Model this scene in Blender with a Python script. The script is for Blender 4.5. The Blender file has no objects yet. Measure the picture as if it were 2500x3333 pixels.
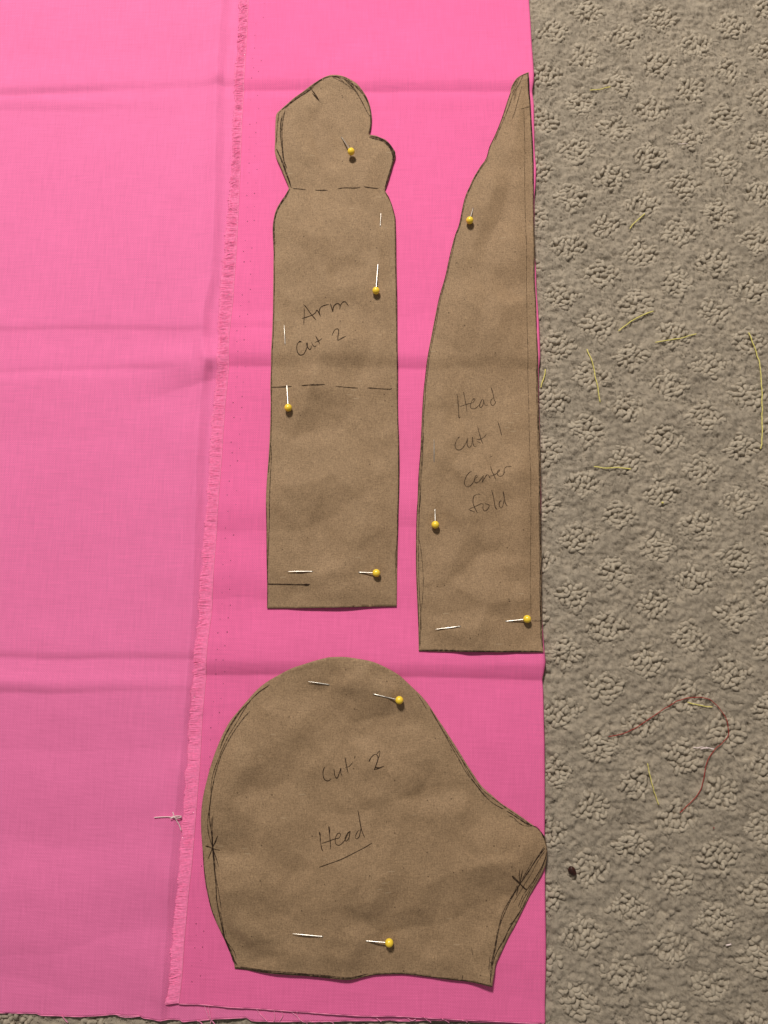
import bpy, math, random
import numpy as np
from mathutils import Matrix, Vector
from mathutils.geometry import delaunay_2d_cdt

scene = bpy.context.scene
col = scene.collection
random.seed(7)
rng = np.random.default_rng(7)
MM = 0.001

# ------------------------------------------------------------------ camera
F = 2500.0                      # focal length in photo pixels (26 mm phone lens)
TILT, SWING = math.radians(9.0), math.radians(-5.0)
DIST = F / 6.0 * MM             # 6 photo pixels per millimetre at the middle of the frame
RC = (Matrix.Rotation(-SWING, 3, 'Z') @ Matrix.Rotation(TILT, 3, 'X') @ Matrix.Rotation(SWING, 3, 'Z'))
CAM = RC @ Vector((0, 0, DIST))
cam_data = bpy.data.cameras.new("camera")
cam = bpy.data.objects.new("camera", cam_data)
col.objects.link(cam)
cam.matrix_world = Matrix.Translation(CAM) @ RC.to_4x4()
cam_data.sensor_fit = 'HORIZONTAL'
cam_data.sensor_width = 36.0
cam_data.lens = 36.0 * F / 2500.0
cam_data.clip_start = 0.01
cam_data.clip_end = 50.0
scene.camera = cam

# ------------------------------------------------------------------ room light
world = bpy.data.worlds.new("World")
scene.world = world
world.use_nodes = True
bg = world.node_tree.nodes["Background"]
bg.inputs[0].default_value = (1.0, 0.93, 0.84, 1)
bg.inputs[1].default_value = 0.185
lamp_data = bpy.data.lights.new("ceiling_lamp", 'AREA')
lamp_data.shape = 'DISK'
lamp_data.size = 0.22
lamp_data.energy = 25.3
lamp_data.color = (1.0, 0.93, 0.83)
lamp = bpy.data.objects.new("ceiling_lamp", lamp_data)
col.objects.link(lamp)
lamp.location = (-0.22, 1.00, 1.15)
lamp.rotation_euler = (Vector((0, 0, 0)) - Vector(lamp.location)).to_track_quat('-Z', 'Y').to_euler()
scene.view_settings.view_transform = 'Standard'
scene.view_settings.look = 'None'
scene.view_settings.exposure = 0.0
scene.view_settings.gamma = 1.0
scene.render.engine = 'CYCLES'
scene.render.resolution_x = 768
scene.render.resolution_y = 1024

# ------------------------------------------------------------------ helpers
RN = np.array(RC)
CN = np.array(CAM)

def at(u, v, z=0.0):
    """tabletop survey: point of the photo -> place on the level z (metres); arrays allowed"""
    u = np.asarray(u, float); v = np.asarray(v, float)
    d = np.stack([(u - 1250.0) / F, -(v - 1666.5) / F, -np.ones_like(u)], -1) @ RN.T
    t = (z - CN[2]) / d[..., 2]
    p = CN + d * t[..., None]
    return p[..., 0], p[..., 1]

def to_px(x, y, z=0.0):
    q = (np.stack([x, y, np.zeros_like(x) + z], -1) - CN) @ RN
    return 1250.0 - F * q[..., 0] / q[..., 2], 1666.5 + F * q[..., 1] / q[..., 2]

def hash2(ix, iy, seed):
    h = (ix.astype(np.int64) * 374761393 + iy.astype(np.int64) * 668265263 + seed * 1442695041) & 0xffffffff
    h = ((h ^ (h >> 13)) * 1274126177) & 0xffffffff
    return ((h ^ (h >> 16)) & 0xffff) / 65535.0

def vn(x, y, seed=0):
    x = np.asarray(x, float); y = np.asarray(y, float)
    ix = np.floor(x); iy = np.floor(y)
    fx = x - ix; fy = y - iy
    fx = fx * fx * fx * (fx * (fx * 6 - 15) + 10); fy = fy * fy * fy * (fy * (fy * 6 - 15) + 10)
    a = hash2(ix, iy, seed); b = hash2(ix + 1, iy, seed); c = hash2(ix, iy + 1, seed); d = hash2(ix + 1, iy + 1, seed)
    return a + (b - a) * fx + (c - a) * fy + (a - b - c + d) * fx * fy

def fbm(x, y, seed=0, oct=3):
    s = 0; a = 0.5
    for k in range(oct):
        s = s + a * vn(x, y, seed + 17 * k); x = x * 2.03 + 5.1; y = y * 2.03 + 9.7; a *= 0.5
    return s / (1 - 0.5 ** oct)

def facets(x, y, seed):
    """straight-sided facets: random heights joined linearly over a triangular lattice"""
    s_ = (x + y) * 0.3660254; i = np.floor(x + s_); j = np.floor(y + s_)
    fx = x + s_ - i; fy = y + s_ - j
    a = hash2(i, j, seed); d = hash2(i + 1, j + 1, seed)
    b = np.where(fx > fy, hash2(i + 1, j, seed), hash2(i, j + 1, seed))
    hi = np.maximum(fx, fy); lo = np.minimum(fx, fy)
    return a * (1 - hi) + b * (hi - lo) + d * lo

def sstep(a, b, x):
    t = np.clip((x - a) / (b - a), 0, 1)
    return t * t * (3 - 2 * t)

def interp(pts):
    ys = np.array([p[1] for p in pts], float); xs = np.array([p[0] for p in pts], float)
    def f(v):
        return np.interp(v, ys, xs, left=None, right=None) + np.where(v < ys[0], (v - ys[0]) * (xs[1] - xs[0]) / (ys[1] - ys[0]), 0) \
            + np.where(v > ys[-1], (v - ys[-1]) * (xs[-1] - xs[-2]) / (ys[-1] - ys[-2]), 0)
    return f

def spline(pts, step=3.0):
    """Catmull-Rom through points, resampled about every `step`"""
    p = np.array(pts, float)
    if len(p) == 2:
        n = max(2, int(np.linalg.norm(p[1] - p[0]) / step) + 1)
        return p[0] + (p[1] - p[0]) * np.linspace(0, 1, n)[:, None]
    q = np.vstack([2 * p[0] - p[1], p, 2 * p[-1] - p[-2]])
    out = []
    for i in range(1, len(q) - 2):
        a, b, c, d = q[i - 1], q[i], q[i + 1], q[i + 2]
        n = max(1, int(round(np.linalg.norm(c - b) / step)))
        t = (np.arange(n) / n)[:, None]
        out.append(0.5 * (2 * b + (c - a) * t + (2 * a - 5 * b + 4 * c - d) * t ** 2 + (3 * b - a - 3 * c + d) * t ** 3))
    out.append(p[-1:])
    return np.vstack(out)

def make_mesh(name, verts, quads=None, tris=None, smooth=True):
    me = bpy.data.meshes.new(name)
    verts = np.asarray(verts, np.float32)
    nq = 0 if quads is None else len(quads); nt = 0 if tris is None else len(tris)
    me.vertices.add(len(verts)); me.vertices.foreach_set("co", verts.ravel())
    loops = []
    if nq: loops.append(np.asarray(quads, np.int32).ravel())
    if nt: loops.append(np.asarray(tris, np.int32).ravel())
    loops = np.concatenate(loops)
    me.loops.add(len(loops)); me.loops.foreach_set("vertex_index", loops)
    starts = np.concatenate([np.arange(nq) * 4, nq * 4 + np.arange(nt) * 3]).astype(np.int32)
    me.polygons.add(nq + nt)
    me.polygons.foreach_set("loop_start", starts)
    me.polygons.foreach_set("use_smooth", np.full(nq + nt, smooth))
    me.update(calc_edges=True)
    me.validate()
    return me

def link(name, me, mat=None, parent=None, **props):
    o = bpy.data.objects.new(name, me)
    col.objects.link(o)
    if mat is not None and me is not None and len(me.materials) == 0: me.materials.append(mat)
    if parent is not None:
        o.parent = parent
    for k, val in props.items(): o[k] = val
    return o

def empty(name, loc, **props):
    o = bpy.data.objects.new(name, None)
    o.empty_display_size = 0.01
    col.objects.link(o); o.location = loc
    for k, val in props.items(): o[k] = val
    return o

def local(verts, loc):
    return np.asarray(verts, float) - np.asarray(loc, float)

def grid_quads(nr, nc):
    i = np.arange(nr - 1)[:, None] * nc + np.arange(nc - 1)[None, :]
    i = i.ravel()
    return np.stack([i, i + nc, i + nc + 1, i + 1], 1)

def tube(path, radius, sides=6, cap=True):
    """tube verts, quads and end tris along a 3D path; radius scalar or per point"""
    path = np.asarray(path, float); n = len(path)
    r = np.broadcast_to(np.asarray(radius, float), (n,))
    tan = np.gradient(path, axis=0); tan /= np.linalg.norm(tan, axis=1)[:, None] + 1e-12
    up = np.array([0, 0, 1.0])
    side = np.cross(tan, up); ln = np.linalg.norm(side, axis=1)[:, None]
    side = np.where(ln > 1e-4, side / (ln + 1e-12), np.array([1.0, 0, 0]))
    nrm = np.cross(side, tan)
    a = np.arange(sides) / sides * 2 * math.pi
    v = path[:, None] + r[:, None, None] * (np.cos(a)[None, :, None] * side[:, None] + np.sin(a)[None, :, None] * nrm[:, None])
    v = v.reshape(-1, 3)
    i = np.arange(n - 1)[:, None] * sides; k = np.arange(sides)[None, :]; k2 = (k + 1) % sides
    q = np.stack([i + k, i + k2, i + sides + k2, i + sides + k], -1).reshape(-1, 4)
    t = []
    if cap:
        for k in range(1, sides - 1):
            t.append((0, k + 1, k)); b = (n - 1) * sides; t.append((b, b + k, b + k + 1))
    return v, q, np.array(t, int).reshape(-1, 3)

class Bag:
    def __init__(self): self.v = []; self.q = []; self.t = []; self.n = 0
    def add(self, v, q=None, t=None):
        self.v.append(np.asarray(v, float))
        if q is not None and len(q): self.q.append(np.asarray(q) + self.n)
        if t is not None and len(t): self.t.append(np.asarray(t) + self.n)
        self.n += len(v)
    def mesh(self, name, loc=(0, 0, 0), smooth=True):
        return make_mesh(name, local(np.vstack(self.v), loc), np.vstack(self.q) if self.q else None,
                         np.vstack(self.t) if self.t else None, smooth)

# ------------------------------------------------------------------ materials
def lin(c):
    return tuple(((x / 255) / 12.92 if x / 255 <= 0.04045 else ((x / 255 + 0.055) / 1.055) ** 2.4) for x in c)

class NT:
    def __init__(self, name):
        self.m = bpy.data.materials.new(name); self.m.use_nodes = True
        self.t = self.m.node_tree; self.b = self.t.nodes["Principled BSDF"]
    def n(self, kind, **kw):
        nd = self.t.nodes.new(kind)
        for k, v in kw.items(): setattr(nd, k, v)
        return nd
    def l(self, a, b): self.t.links.new(a, b)
    def math(self, op, a, b=None, c=None):
        nd = self.n('ShaderNodeMath', operation=op)
        for i, x in enumerate((a, b, c)):
            if x is None: continue
            if isinstance(x, (int, float)): nd.inputs[i].default_value = x
            else: self.l(x, nd.inputs[i])
        return nd.outputs[0]
    def coord(self, scale=(1, 1, 1), rot=0.0):
        tc = self.n('ShaderNodeTexCoord'); mp = self.n('ShaderNodeMapping')
        mp.inputs['Scale'].default_value = scale; mp.inputs['Rotation'].default_value = (0, 0, rot)
        self.l(tc.outputs['Object'], mp.inputs['Vector']); return mp.outputs[0]
    def noise(self, vec, scale, detail=3, rough=0.55):
        nd = self.n('ShaderNodeTexNoise'); nd.inputs['Scale'].default_value = scale
        nd.inputs['Detail'].default_value = detail; nd.inputs['Roughness'].default_value = rough
        self.l(vec, nd.inputs['Vector']); return nd.outputs['Fac']
    def ramp(self, fac, stops):
        nd = self.n('ShaderNodeValToRGB'); el = nd.color_ramp.elements
        while len(el) < len(stops): el.new(0.5)
        for e, (p, c) in zip(el, stops):
            e.position = p; e.color = (*c, 1) if len(c) == 3 else c
        self.l(fac, nd.inputs[0]); return nd.outputs[0]
    def mix(self, fac, a, b, mode='MIX'):
        nd = self.n('ShaderNodeMix', data_type='RGBA', blend_type=mode)
        if isinstance(fac, (int, float)): nd.inputs[0].default_value = fac
        else: self.l(fac, nd.inputs[0])
        for s, x in ((6, a), (7, b)):
            if isinstance(x, tuple): nd.inputs[s].default_value = (*x[:3], 1)
            else: self.l(x, nd.inputs[s])
        return nd.outputs[2]
    def bump(self, h, strength, dist, prev=None):
        nd = self.n('ShaderNodeBump'); nd.inputs['Strength'].default_value = strength
        nd.inputs['Distance'].default_value = dist; self.l(h, nd.inputs['Height'])
        if prev is not None: self.l(prev, nd.inputs['Normal'])
        return nd.outputs[0]
    def done(self, color=None, rough=0.8, normal=None, **kw):
        if color is not None:
            if isinstance(color, tuple): self.b.inputs['Base Color'].default_value = (*color[:3], 1)
            else: self.l(color, self.b.inputs['Base Color'])
        self.b.inputs['Roughness'].default_value = rough
        if normal is not None: self.l(normal, self.b.inputs['Normal'])
        for k, v in kw.items(): self.b.inputs[k.replace('_', ' ')].default_value = v
        return self.m

def weave_material(name, base, rot, pitch=0.60):
    t = NT(name)
    vec = t.coord(rot=rot)
    # threads wander a little
    wob = t.n('ShaderNodeTexNoise'); wob.inputs['Scale'].default_value = 40; wob.inputs['Detail'].default_value = 2
    t.l(vec, wob.inputs['Vector'])
    vm = t.n('ShaderNodeVectorMath', operation='MULTIPLY_ADD')
    t.l(wob.outputs['Color'], vm.inputs[0]); vm.inputs[1].default_value = (0.0022, 0.0022, 0); t.l(vec, vm.inputs[2])
    sp = t.n('ShaderNodeSeparateXYZ'); t.l(vm.outputs[0], sp.inputs[0])
    k = math.pi / (pitch * MM)
    sx = t.math('SINE', t.math('MULTIPLY', sp.outputs[0], k)); sy = t.math('SINE', t.math('MULTIPLY', sp.outputs[1], k))
    over = t.math('MULTIPLY', sx, sy)
    pore = t.math('MULTIPLY', t.math('SUBTRACT', 1.0, t.math('ABSOLUTE', sx)), t.math('SUBTRACT', 1.0, t.math('ABSOLUTE', sy)))
    # slubs along both thread directions
    sl1 = t.noise(t.coord((60, 1700, 1), rot), 1.0, 2); sl2 = t.noise(t.coord((1700, 60, 1), rot), 1.0, 2)
    cloud = t.noise(vec, 14, 3)
    f = t.math('ADD', t.math('MULTIPLY', sl1, 0.24), t.math('MULTIPLY', sl2, 0.24))
    f = t.math('ADD', f, t.math('MULTIPLY', cloud, 0.10))
    f = t.math('ADD', f, t.math('MULTIPLY', over, 0.10))
    f = t.math('ADD', f, 0.72)
    f = t.math('SUBTRACT', f, t.math('MULTIPLY', pore, 0.55))
    cr = t.n('ShaderNodeVectorMath', operation='SCALE'); cr.inputs[0].default_value = base; t.l(f, cr.inputs['Scale'])
    h = t.math('SUBTRACT', t.math('MULTIPLY', over, 0.5), t.math('MULTIPLY', pore, 1.0))
    nrm = t.bump(h, 0.35, 0.00009)
    return t.done(cr.outputs[0], 0.85, nrm, Specular_IOR_Level=0.08)

PINK_UP = (0.87, 0.166, 0.405)
PINK_LOW = (0.84, 0.194, 0.435)
M_upper = weave_material("pink_cotton_weave", PINK_UP, math.radians(-1.5))
M_lower = weave_material("pink_cotton_weave_under", PINK_LOW, math.radians(-4))

def thread_material(name, c, rough=0.7, var=0.25):
    t = NT(name); vec = t.coord()
    n1 = t.noise(vec, 900, 3)
    c2 = tuple(x * (1 - var) for x in c); c1 = tuple(min(1, x * (1 + var * 0.6)) for x in c)
    return t.done(t.ramp(n1, [(0.3, c2), (0.7, c1)]), rough, t.bump(t.noise(vec, 2500, 2), 0.5, 0.0001), Specular_IOR_Level=0.25)

M_fringe = thread_material("pink_fringe_threads", (0.91, 0.232, 0.475), 0.75, 0.15)
M_edge = thread_material("pale_pink_edge_threads", (0.90, 0.28, 0.50), 0.75, 0.15)
M_fray = thread_material("pink_loose_threads", (0.92, 0.30, 0.52), 0.75, 0.3)
M_yellow_thread = thread_material("pale_yellow_thread", (0.74, 0.66, 0.20), 0.6)
M_red_thread = thread_material("dark_red_thread", (0.34, 0.030, 0.025), 0.6)
M_white_thread = thread_material("white_thread", (0.85, 0.72, 0.72), 0.6, 0.1)

def paper_material():
    t = NT("brown_kraft_paper"); vec = t.coord()
    big = t.noise(vec, 22, 4, 0.6); mid = t.noise(vec, 140, 4, 0.65); fine = t.noise(vec, 1700, 2, 0.7)
    fib = t.noise(t.coord((300, 1500, 1), 0.5), 1.0, 3, 0.7); fib2 = t.noise(t.coord((1500, 300, 1), 0.3), 1.0, 3, 0.7)
    c = t.ramp(t.math('ADD', t.math('MULTIPLY', big, 0.25), t.math('MULTIPLY', mid, 0.75)),
               [(0.30, (0.262, 0.174, 0.102)), (0.5, (0.288, 0.192, 0.114)), (0.70, (0.315, 0.213, 0.128))])
    g = t.math('ADD', t.math('ADD', t.math('MULTIPLY', fine, 0.5), t.math('MULTIPLY', fib, 0.25)), t.math('MULTIPLY', fib2, 0.25))
    c = t.mix(1.0, c, t.ramp(g, [(0.34, (0.58, 0.57, 0.55)), (0.5, (1, 1, 1)), (0.66, (1.46, 1.45, 1.43))]), 'MULTIPLY')
    # dark pulp specks and pale fibres
    for scale, thr, colr in ((240, 0.10, (0.075, 0.045, 0.025)), (110, 0.036, (0.05, 0.03, 0.018))):
        vo = t.n('ShaderNodeTexVoronoi'); vo.inputs['Scale'].default_value = scale; t.l(vec, vo.inputs['Vector'])
        pick = t.math('GREATER_THAN', t.n_sep(vo.outputs['Color']), 0.80)
        m = t.math('MULTIPLY', t.math('LESS_THAN', vo.outputs['Distance'], thr), pick)
        c = t.mix(t.math('MULTIPLY', m, 0.75), c, colr)
    vo = t.n('ShaderNodeTexVoronoi'); vo.inputs['Scale'].default_value = 1.0; t.l(t.coord((90, 520, 1), 0.9), vo.inputs['Vector'])
    m = t.math('MULTIPLY', t.math('LESS_THAN', vo.outputs['Distance'], 0.16), t.math('GREATER_THAN', t.n_sep(vo.outputs['Color']), 0.93))
    c = t.mix(t.math('MULTIPLY', m, 0.35), c, (0.48, 0.37, 0.25))
    nrm = t.bump(mid, 0.25, 0.0006)
    nrm = t.bump(g, 0.30, 0.00012, nrm)
    return t.done(c, 0.72, nrm, Specular_IOR_Level=0.25)
def _sep(self, colr):
    nd = self.n('ShaderNodeSeparateColor'); self.l(colr, nd.inputs[0]); return nd.outputs[0]
NT.n_sep = _sep
M_paper = paper_material()

def ink_material(name, c, lo, hi):
    t = NT(name); vec = t.coord()
    a = t.ramp(t.noise(vec, 700, 3, 0.7), [(0.32, (lo,) * 3), (0.62, (hi,) * 3)])
    t.l(a, t.b.inputs['Alpha'])
    return t.done(c, 1.0, Specular_IOR_Level=0.0)
M_ink = ink_material("brown_black_ink", (0.034, 0.021, 0.015), 0.45, 0.98)
M_pencil = ink_material("thin_scratchy_ink", (0.034, 0.022, 0.018), 0.12, 0.85)
M_soft = ink_material("dry_pen_ink", (0.055, 0.036, 0.026), 0.25, 0.9)
M_faint = ink_material("faint_pen_line", (0.05, 0.032, 0.022), 0.0, 0.62)

def pin_head_material():
    t = NT("glossy_yellow_plastic"); vec = t.coord()
    c = t.ramp(t.noise(vec, 500, 2), [(0.3, (0.94, 0.64, 0.045)), (0.7, (1.0, 0.74, 0.06))])
    return t.done(c, 0.28, t.bump(t.noise(vec, 900, 2), 0.08, 0.0002), Specular_IOR_Level=0.5, Coat_Weight=0.25, Coat_Roughness=0.12)
M_head = pin_head_material()
def steel_material():
    t = NT("nickel_plated_steel"); vec = t.coord()
    c = t.ramp(t.noise(vec, 800, 2), [(0.3, (0.62, 0.58, 0.52)), (0.7, (0.86, 0.82, 0.76))])
    return t.done(c, 0.34, Metallic=1.0)
M_steel = steel_material()

CARPET = (0.356, 0.305, 0.244)
def carpet_material(name, k, sc):
    t = NT(name); vec = t.coord()
    a = t.noise(vec, 60, 4, 0.6); b = t.noise(vec, sc, 3, 0.7); w = t.noise(vec, 260, 3, 0.6)
    c0 = tuple(x * k for x in CARPET)
    f = t.math('ADD', t.math('ADD', t.math('MULTIPLY', a, 0.35), t.math('MULTIPLY', b, 0.35)), t.math('MULTIPLY', w, 0.3))
    c = t.ramp(f, [(0.34, tuple(x * y for x, y in zip(c0, (0.62, 0.61, 0.58)))), (0.5, c0), (0.68, tuple(x * y for x, y in zip(c0, (1.36, 1.35, 1.31))))])
    return t.done(c, 0.9, t.bump(b, 0.6, 0.0004), Specular_IOR_Level=0.15, Sheen_Weight=0.1)
M_pile = carpet_material("taupe_cut_pile", 0.92, 1300)
M_fibre = carpet_material("taupe_fibres", 1.05, 2500)
def loop_material():
    t = NT("taupe_loop_yarn"); vec = t.coord()
    a = t.noise(vec, 120, 3); b = t.noise(t.coord((900, 2600, 900), 0.7), 1.0, 3, 0.7)
    f = t.math('ADD', t.math('MULTIPLY', a, 0.5), t.math('MULTIPLY', b, 0.5))
    c = t.ramp(f, [(0.32, (0.295, 0.250, 0.195)), (0.5, (0.400, 0.344, 0.272)), (0.7, (0.515, 0.450, 0.362))])
    return t.done(c, 0.8, t.bump(b, 0.7, 0.0004), Specular_IOR_Level=0.25)
M_loop = loop_material()
def seed_material():
    t = NT("dark_brown_seed_hull"); vec = t.coord()
    c = t.ramp(t.noise(vec, 500, 3), [(0.35, (0.012, 0.004, 0.003)), (0.75, (0.06, 0.012, 0.006))])
    return t.done(c, 0.35, t.bump(t.noise(vec, 900, 3), 0.5, 0.0004))
M_seed = seed_material()
M_hole = NT("needle_hole_dark").done((0.16, 0.015, 0.05), 0.9)

# ------------------------------------------------------------------ carpet (setting)
# lattice of looped diamonds, surveyed on the floor
Rm = np.array(Matrix.Rotation(-SWING, 2))
HS = CN[2] / F
LAT = Rm @ np.array([[146.589, 107.033], [63.249, -117.451]]) * HS
LO = Rm @ (np.array([910.10, 2178.29]) * HS) + CN[:2]
DR = Rm @ np.array([62.0, -3.0]) * HS
DT = Rm @ np.array([1.0, 49.0]) * HS
LATI = np.linalg.inv(LAT); DI = np.linalg.inv(np.stack([DR, DT], 1))

L_pts = [(808, 0), (797, 217), (787, 380), (781, 542), (776, 651), (768, 814), (757, 976), (746, 1085), (743, 1200), (730, 1326),
         (720, 1500), (698, 1808), (686, 2000), (677, 2080), (669, 2203), (657, 2326), (649, 2490), (636, 2654), (623, 2814), (611, 2916), (602, 3019),
         (598, 3060), (590, 3183), (580, 3270)]
G_pts = [(778, 0), (765, 271), (757, 461), (749, 586), (730, 814), (711, 1031), (705, 1193), (692, 1326), (682, 1500), (660, 1808), (646, 2000), (638, 2080),
         (620, 2326), (596, 2650), (588, 2773), (578, 2896), (561, 3060), (549, 3183), (543, 3265)]
R_pts = [(1724, 0), (1729, 72), (1734, 193), (1736, 245), (1733, 290), (1739, 338), (1742, 482), (1747, 545), (1744, 603), (1740, 640), (1740, 760), (1741, 824), (1746, 872),
         (1748, 945), (1753, 1003), (1755, 1051), (1755, 1120), (1757, 1300), (1760, 1500), (1761, 1800), (1765, 2000), (1768, 2125), (1770, 2154), (1767, 2207), (1770, 2244), (1771, 2367),
         (1773, 2531), (1775, 2695), (1776, 2826), (1776, 3019), (1776, 3224), (1776, 3333)]
L_of, G_of, R_of = interp(L_pts), interp(G_pts), interp(R_pts)
LOWER_EDGE = np.array([(-900, 3290), (0, 3300), (115, 3303), (128, 3309), (205, 3311), (261, 3312), (320, 3308), (374, 3304), (410, 3310), (450, 3309), (466, 3318), (584, 3323),
                       (592, 3330), (640, 3325), (700, 3320), (803, 3315), (818, 3325), (900, 3327), (1000, 3327), (1100, 3326), (1200, 3325), (1330, 3326), (1410, 3323), (1560, 3330), (1700, 3338), (1800, 3342)], float)
UPPER_EDGE = np.array([(560, 3268), (582, 3270), (664, 3273), (746, 3281), (836, 3285), (910, 3290), (1000, 3296), (1074, 3302), (1180, 3309), (1311, 3310), (1410, 3316), (1550, 3324), (1700, 3331), (1800, 3334)], float)

def recess(x, y):
    p = np.stack([x - LO[0], y - LO[1]], -1)
    q = p @ LATI.T
    best = np.full(x.shape, 9.0)
    base = np.floor(q)
    for di in (0, 1):
        for dj in (0, 1):
            c = (base + np.array([di, dj])) @ LAT.T
            ab = (p - c) @ DI.T
            best = np.minimum(best, np.abs(ab).sum(-1))
    return best          # <1 inside a diamond

def cracks(x, y):
    """1 along the seams between neighbouring tufts, 0 on the tufts"""
    ix = np.floor(x); iy = np.floor(y); f1 = np.full(x.shape, 9.0); f2 = np.full(x.shape, 9.0)
    for dx in (-1, 0, 1):
        for dy in (-1, 0, 1):
            px_ = ix + dx + hash2(ix + dx, iy + dy, 5); py_ = iy + dy + hash2(ix + dx, iy + dy, 6)
            d = np.hypot(px_ - x, py_ - y)
            f2 = np.where(d < f1, f1, np.minimum(f2, d)); f1 = np.minimum(f1, d)
    return 1 - sstep(0.0, 0.30, f2 - f1)

def pile_z(x, y):
    d = recess(x, y)
    lump = fbm(x / 0.0032, y / 0.0026, 3, 2)
    fine = fbm(x / 0.0011, y / 0.0011, 9, 2)
    broad = fbm(x / 0.02, y / 0.02, 21, 2)
    wx = x + 0.0012 * (fbm(x / 0.002, y / 0.002, 81, 2) - 0.5); wy = y + 0.0012 * (fbm(x / 0.002, y / 0.002, 83, 2) - 0.5)
    z = -0.45 - 0.95 * cracks(wx / 0.0030, wy / 0.0026) * sstep(0.30, 0.60, fbm(x / 0.009, y / 0.009, 87, 2)) + 2.2 * (lump - 0.5) + 1.15 * (fine - 0.5) + 0.8 * (broad - 0.5)
    z = z - 0.85 * sstep(1.05, 0.85, d)
    return z * MM

def covered(x, y, margin=0.0):
    u, v = to_px(x, y, 0.0)
    return (u < R_of(v) - margin) & (v < np.interp(u, LOWER_EDGE[:, 0], LOWER_EDGE[:, 1]) - margin)

s = 1.2
carpet = link("carpet", make_mesh("carpet", [(-s, -s, -0.0035), (s, -s, -0.0035), (s, s, -0.0035), (-s, s, -0.0035)], [(0, 1, 2, 3)]), M_pile, kind="structure",
              label="taupe carpet with diamond clusters of looped yarn in cut pile")
XR0 = at(1690, 0)[0] - 0.004
pile = Bag()
st = 0.00075
for (x0, x1, y0, y1) in ((float(XR0), 0.295, -0.40, 0.36), (-0.30, float(XR0), -0.40, -0.236)):
    nx = int((x1 - x0) / st) + 1; ny = int((y1 - y0) / st) + 1
    X, Y = np.meshgrid(np.linspace(x0, x1, nx), np.linspace(y0, y1, ny))
    Z = pile_z(X, Y)
    Z = np.where(covered(X, Y, 6), np.minimum(Z, -0.0009), Z)
    q = grid_quads(ny, nx)[:, ::-1]
    pile.add(np.stack([X, Y, Z], -1).reshape(-1, 3), q)
link("cut_pile", pile.mesh("cut_pile"), M_pile, carpet, kind="stuff")

# loose fibre ends of the cut pile
def fibres(n, x0, x1, y0, y1):
    x = rng.uniform(x0, x1, n); y = rng.uniform(y0, y1, n)
    keep = ~covered(x, y, 2); x, y = x[keep], y[keep]; n = len(x)
    rc = recess(x, y) < 0.95
    keep2 = ~rc | (rng.random(n) < 0.25); x, y, rc = x[keep2], y[keep2], rc[keep2]; n = len(x)
    z = np.where(rc, rng.uniform(-0.0010, 0.0001, n), pile_z(x, y) - 0.0002)
    ang = (fbm(x / 0.006, y / 0.006, 40, 2) - 0.5) * 9 + rng.normal(0, 0.9, n)
    tilt = rng.uniform(0.5, 1.25, n); ln = np.where(rc, 0.7, 1.0) * rng.uniform(0.0008, 0.0021, n); w = np.where(rc, 0.6, 1.0) * rng.uniform(0.00007, 0.00017, n)
    d = np.stack([np.cos(ang) * np.sin(tilt), np.sin(ang) * np.sin(tilt), np.cos(tilt)], -1) * ln[:, None]
    sd = np.stack([-np.sin(ang), np.cos(ang), 0 * ang], -1) * w[:, None]
    p = np.stack([x, y, z], -1)
    v = np.stack([p - sd, p + sd, p + d], 1).reshape(-1, 3)
    return v, np.arange(3 * n).reshape(-1, 3)
fb = Bag()
v, t = fibres(260000, float(XR0), 0.285, -0.36, 0.34); fb.add(v, None, t)
v, t = fibres(22000, -0.27, float(XR0), -0.30, -0.238); fb.add(v, None, t)
link("pile_fibres", fb.mesh("pile_fibres"), M_fibre, carpet, kind="stuff")

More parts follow.
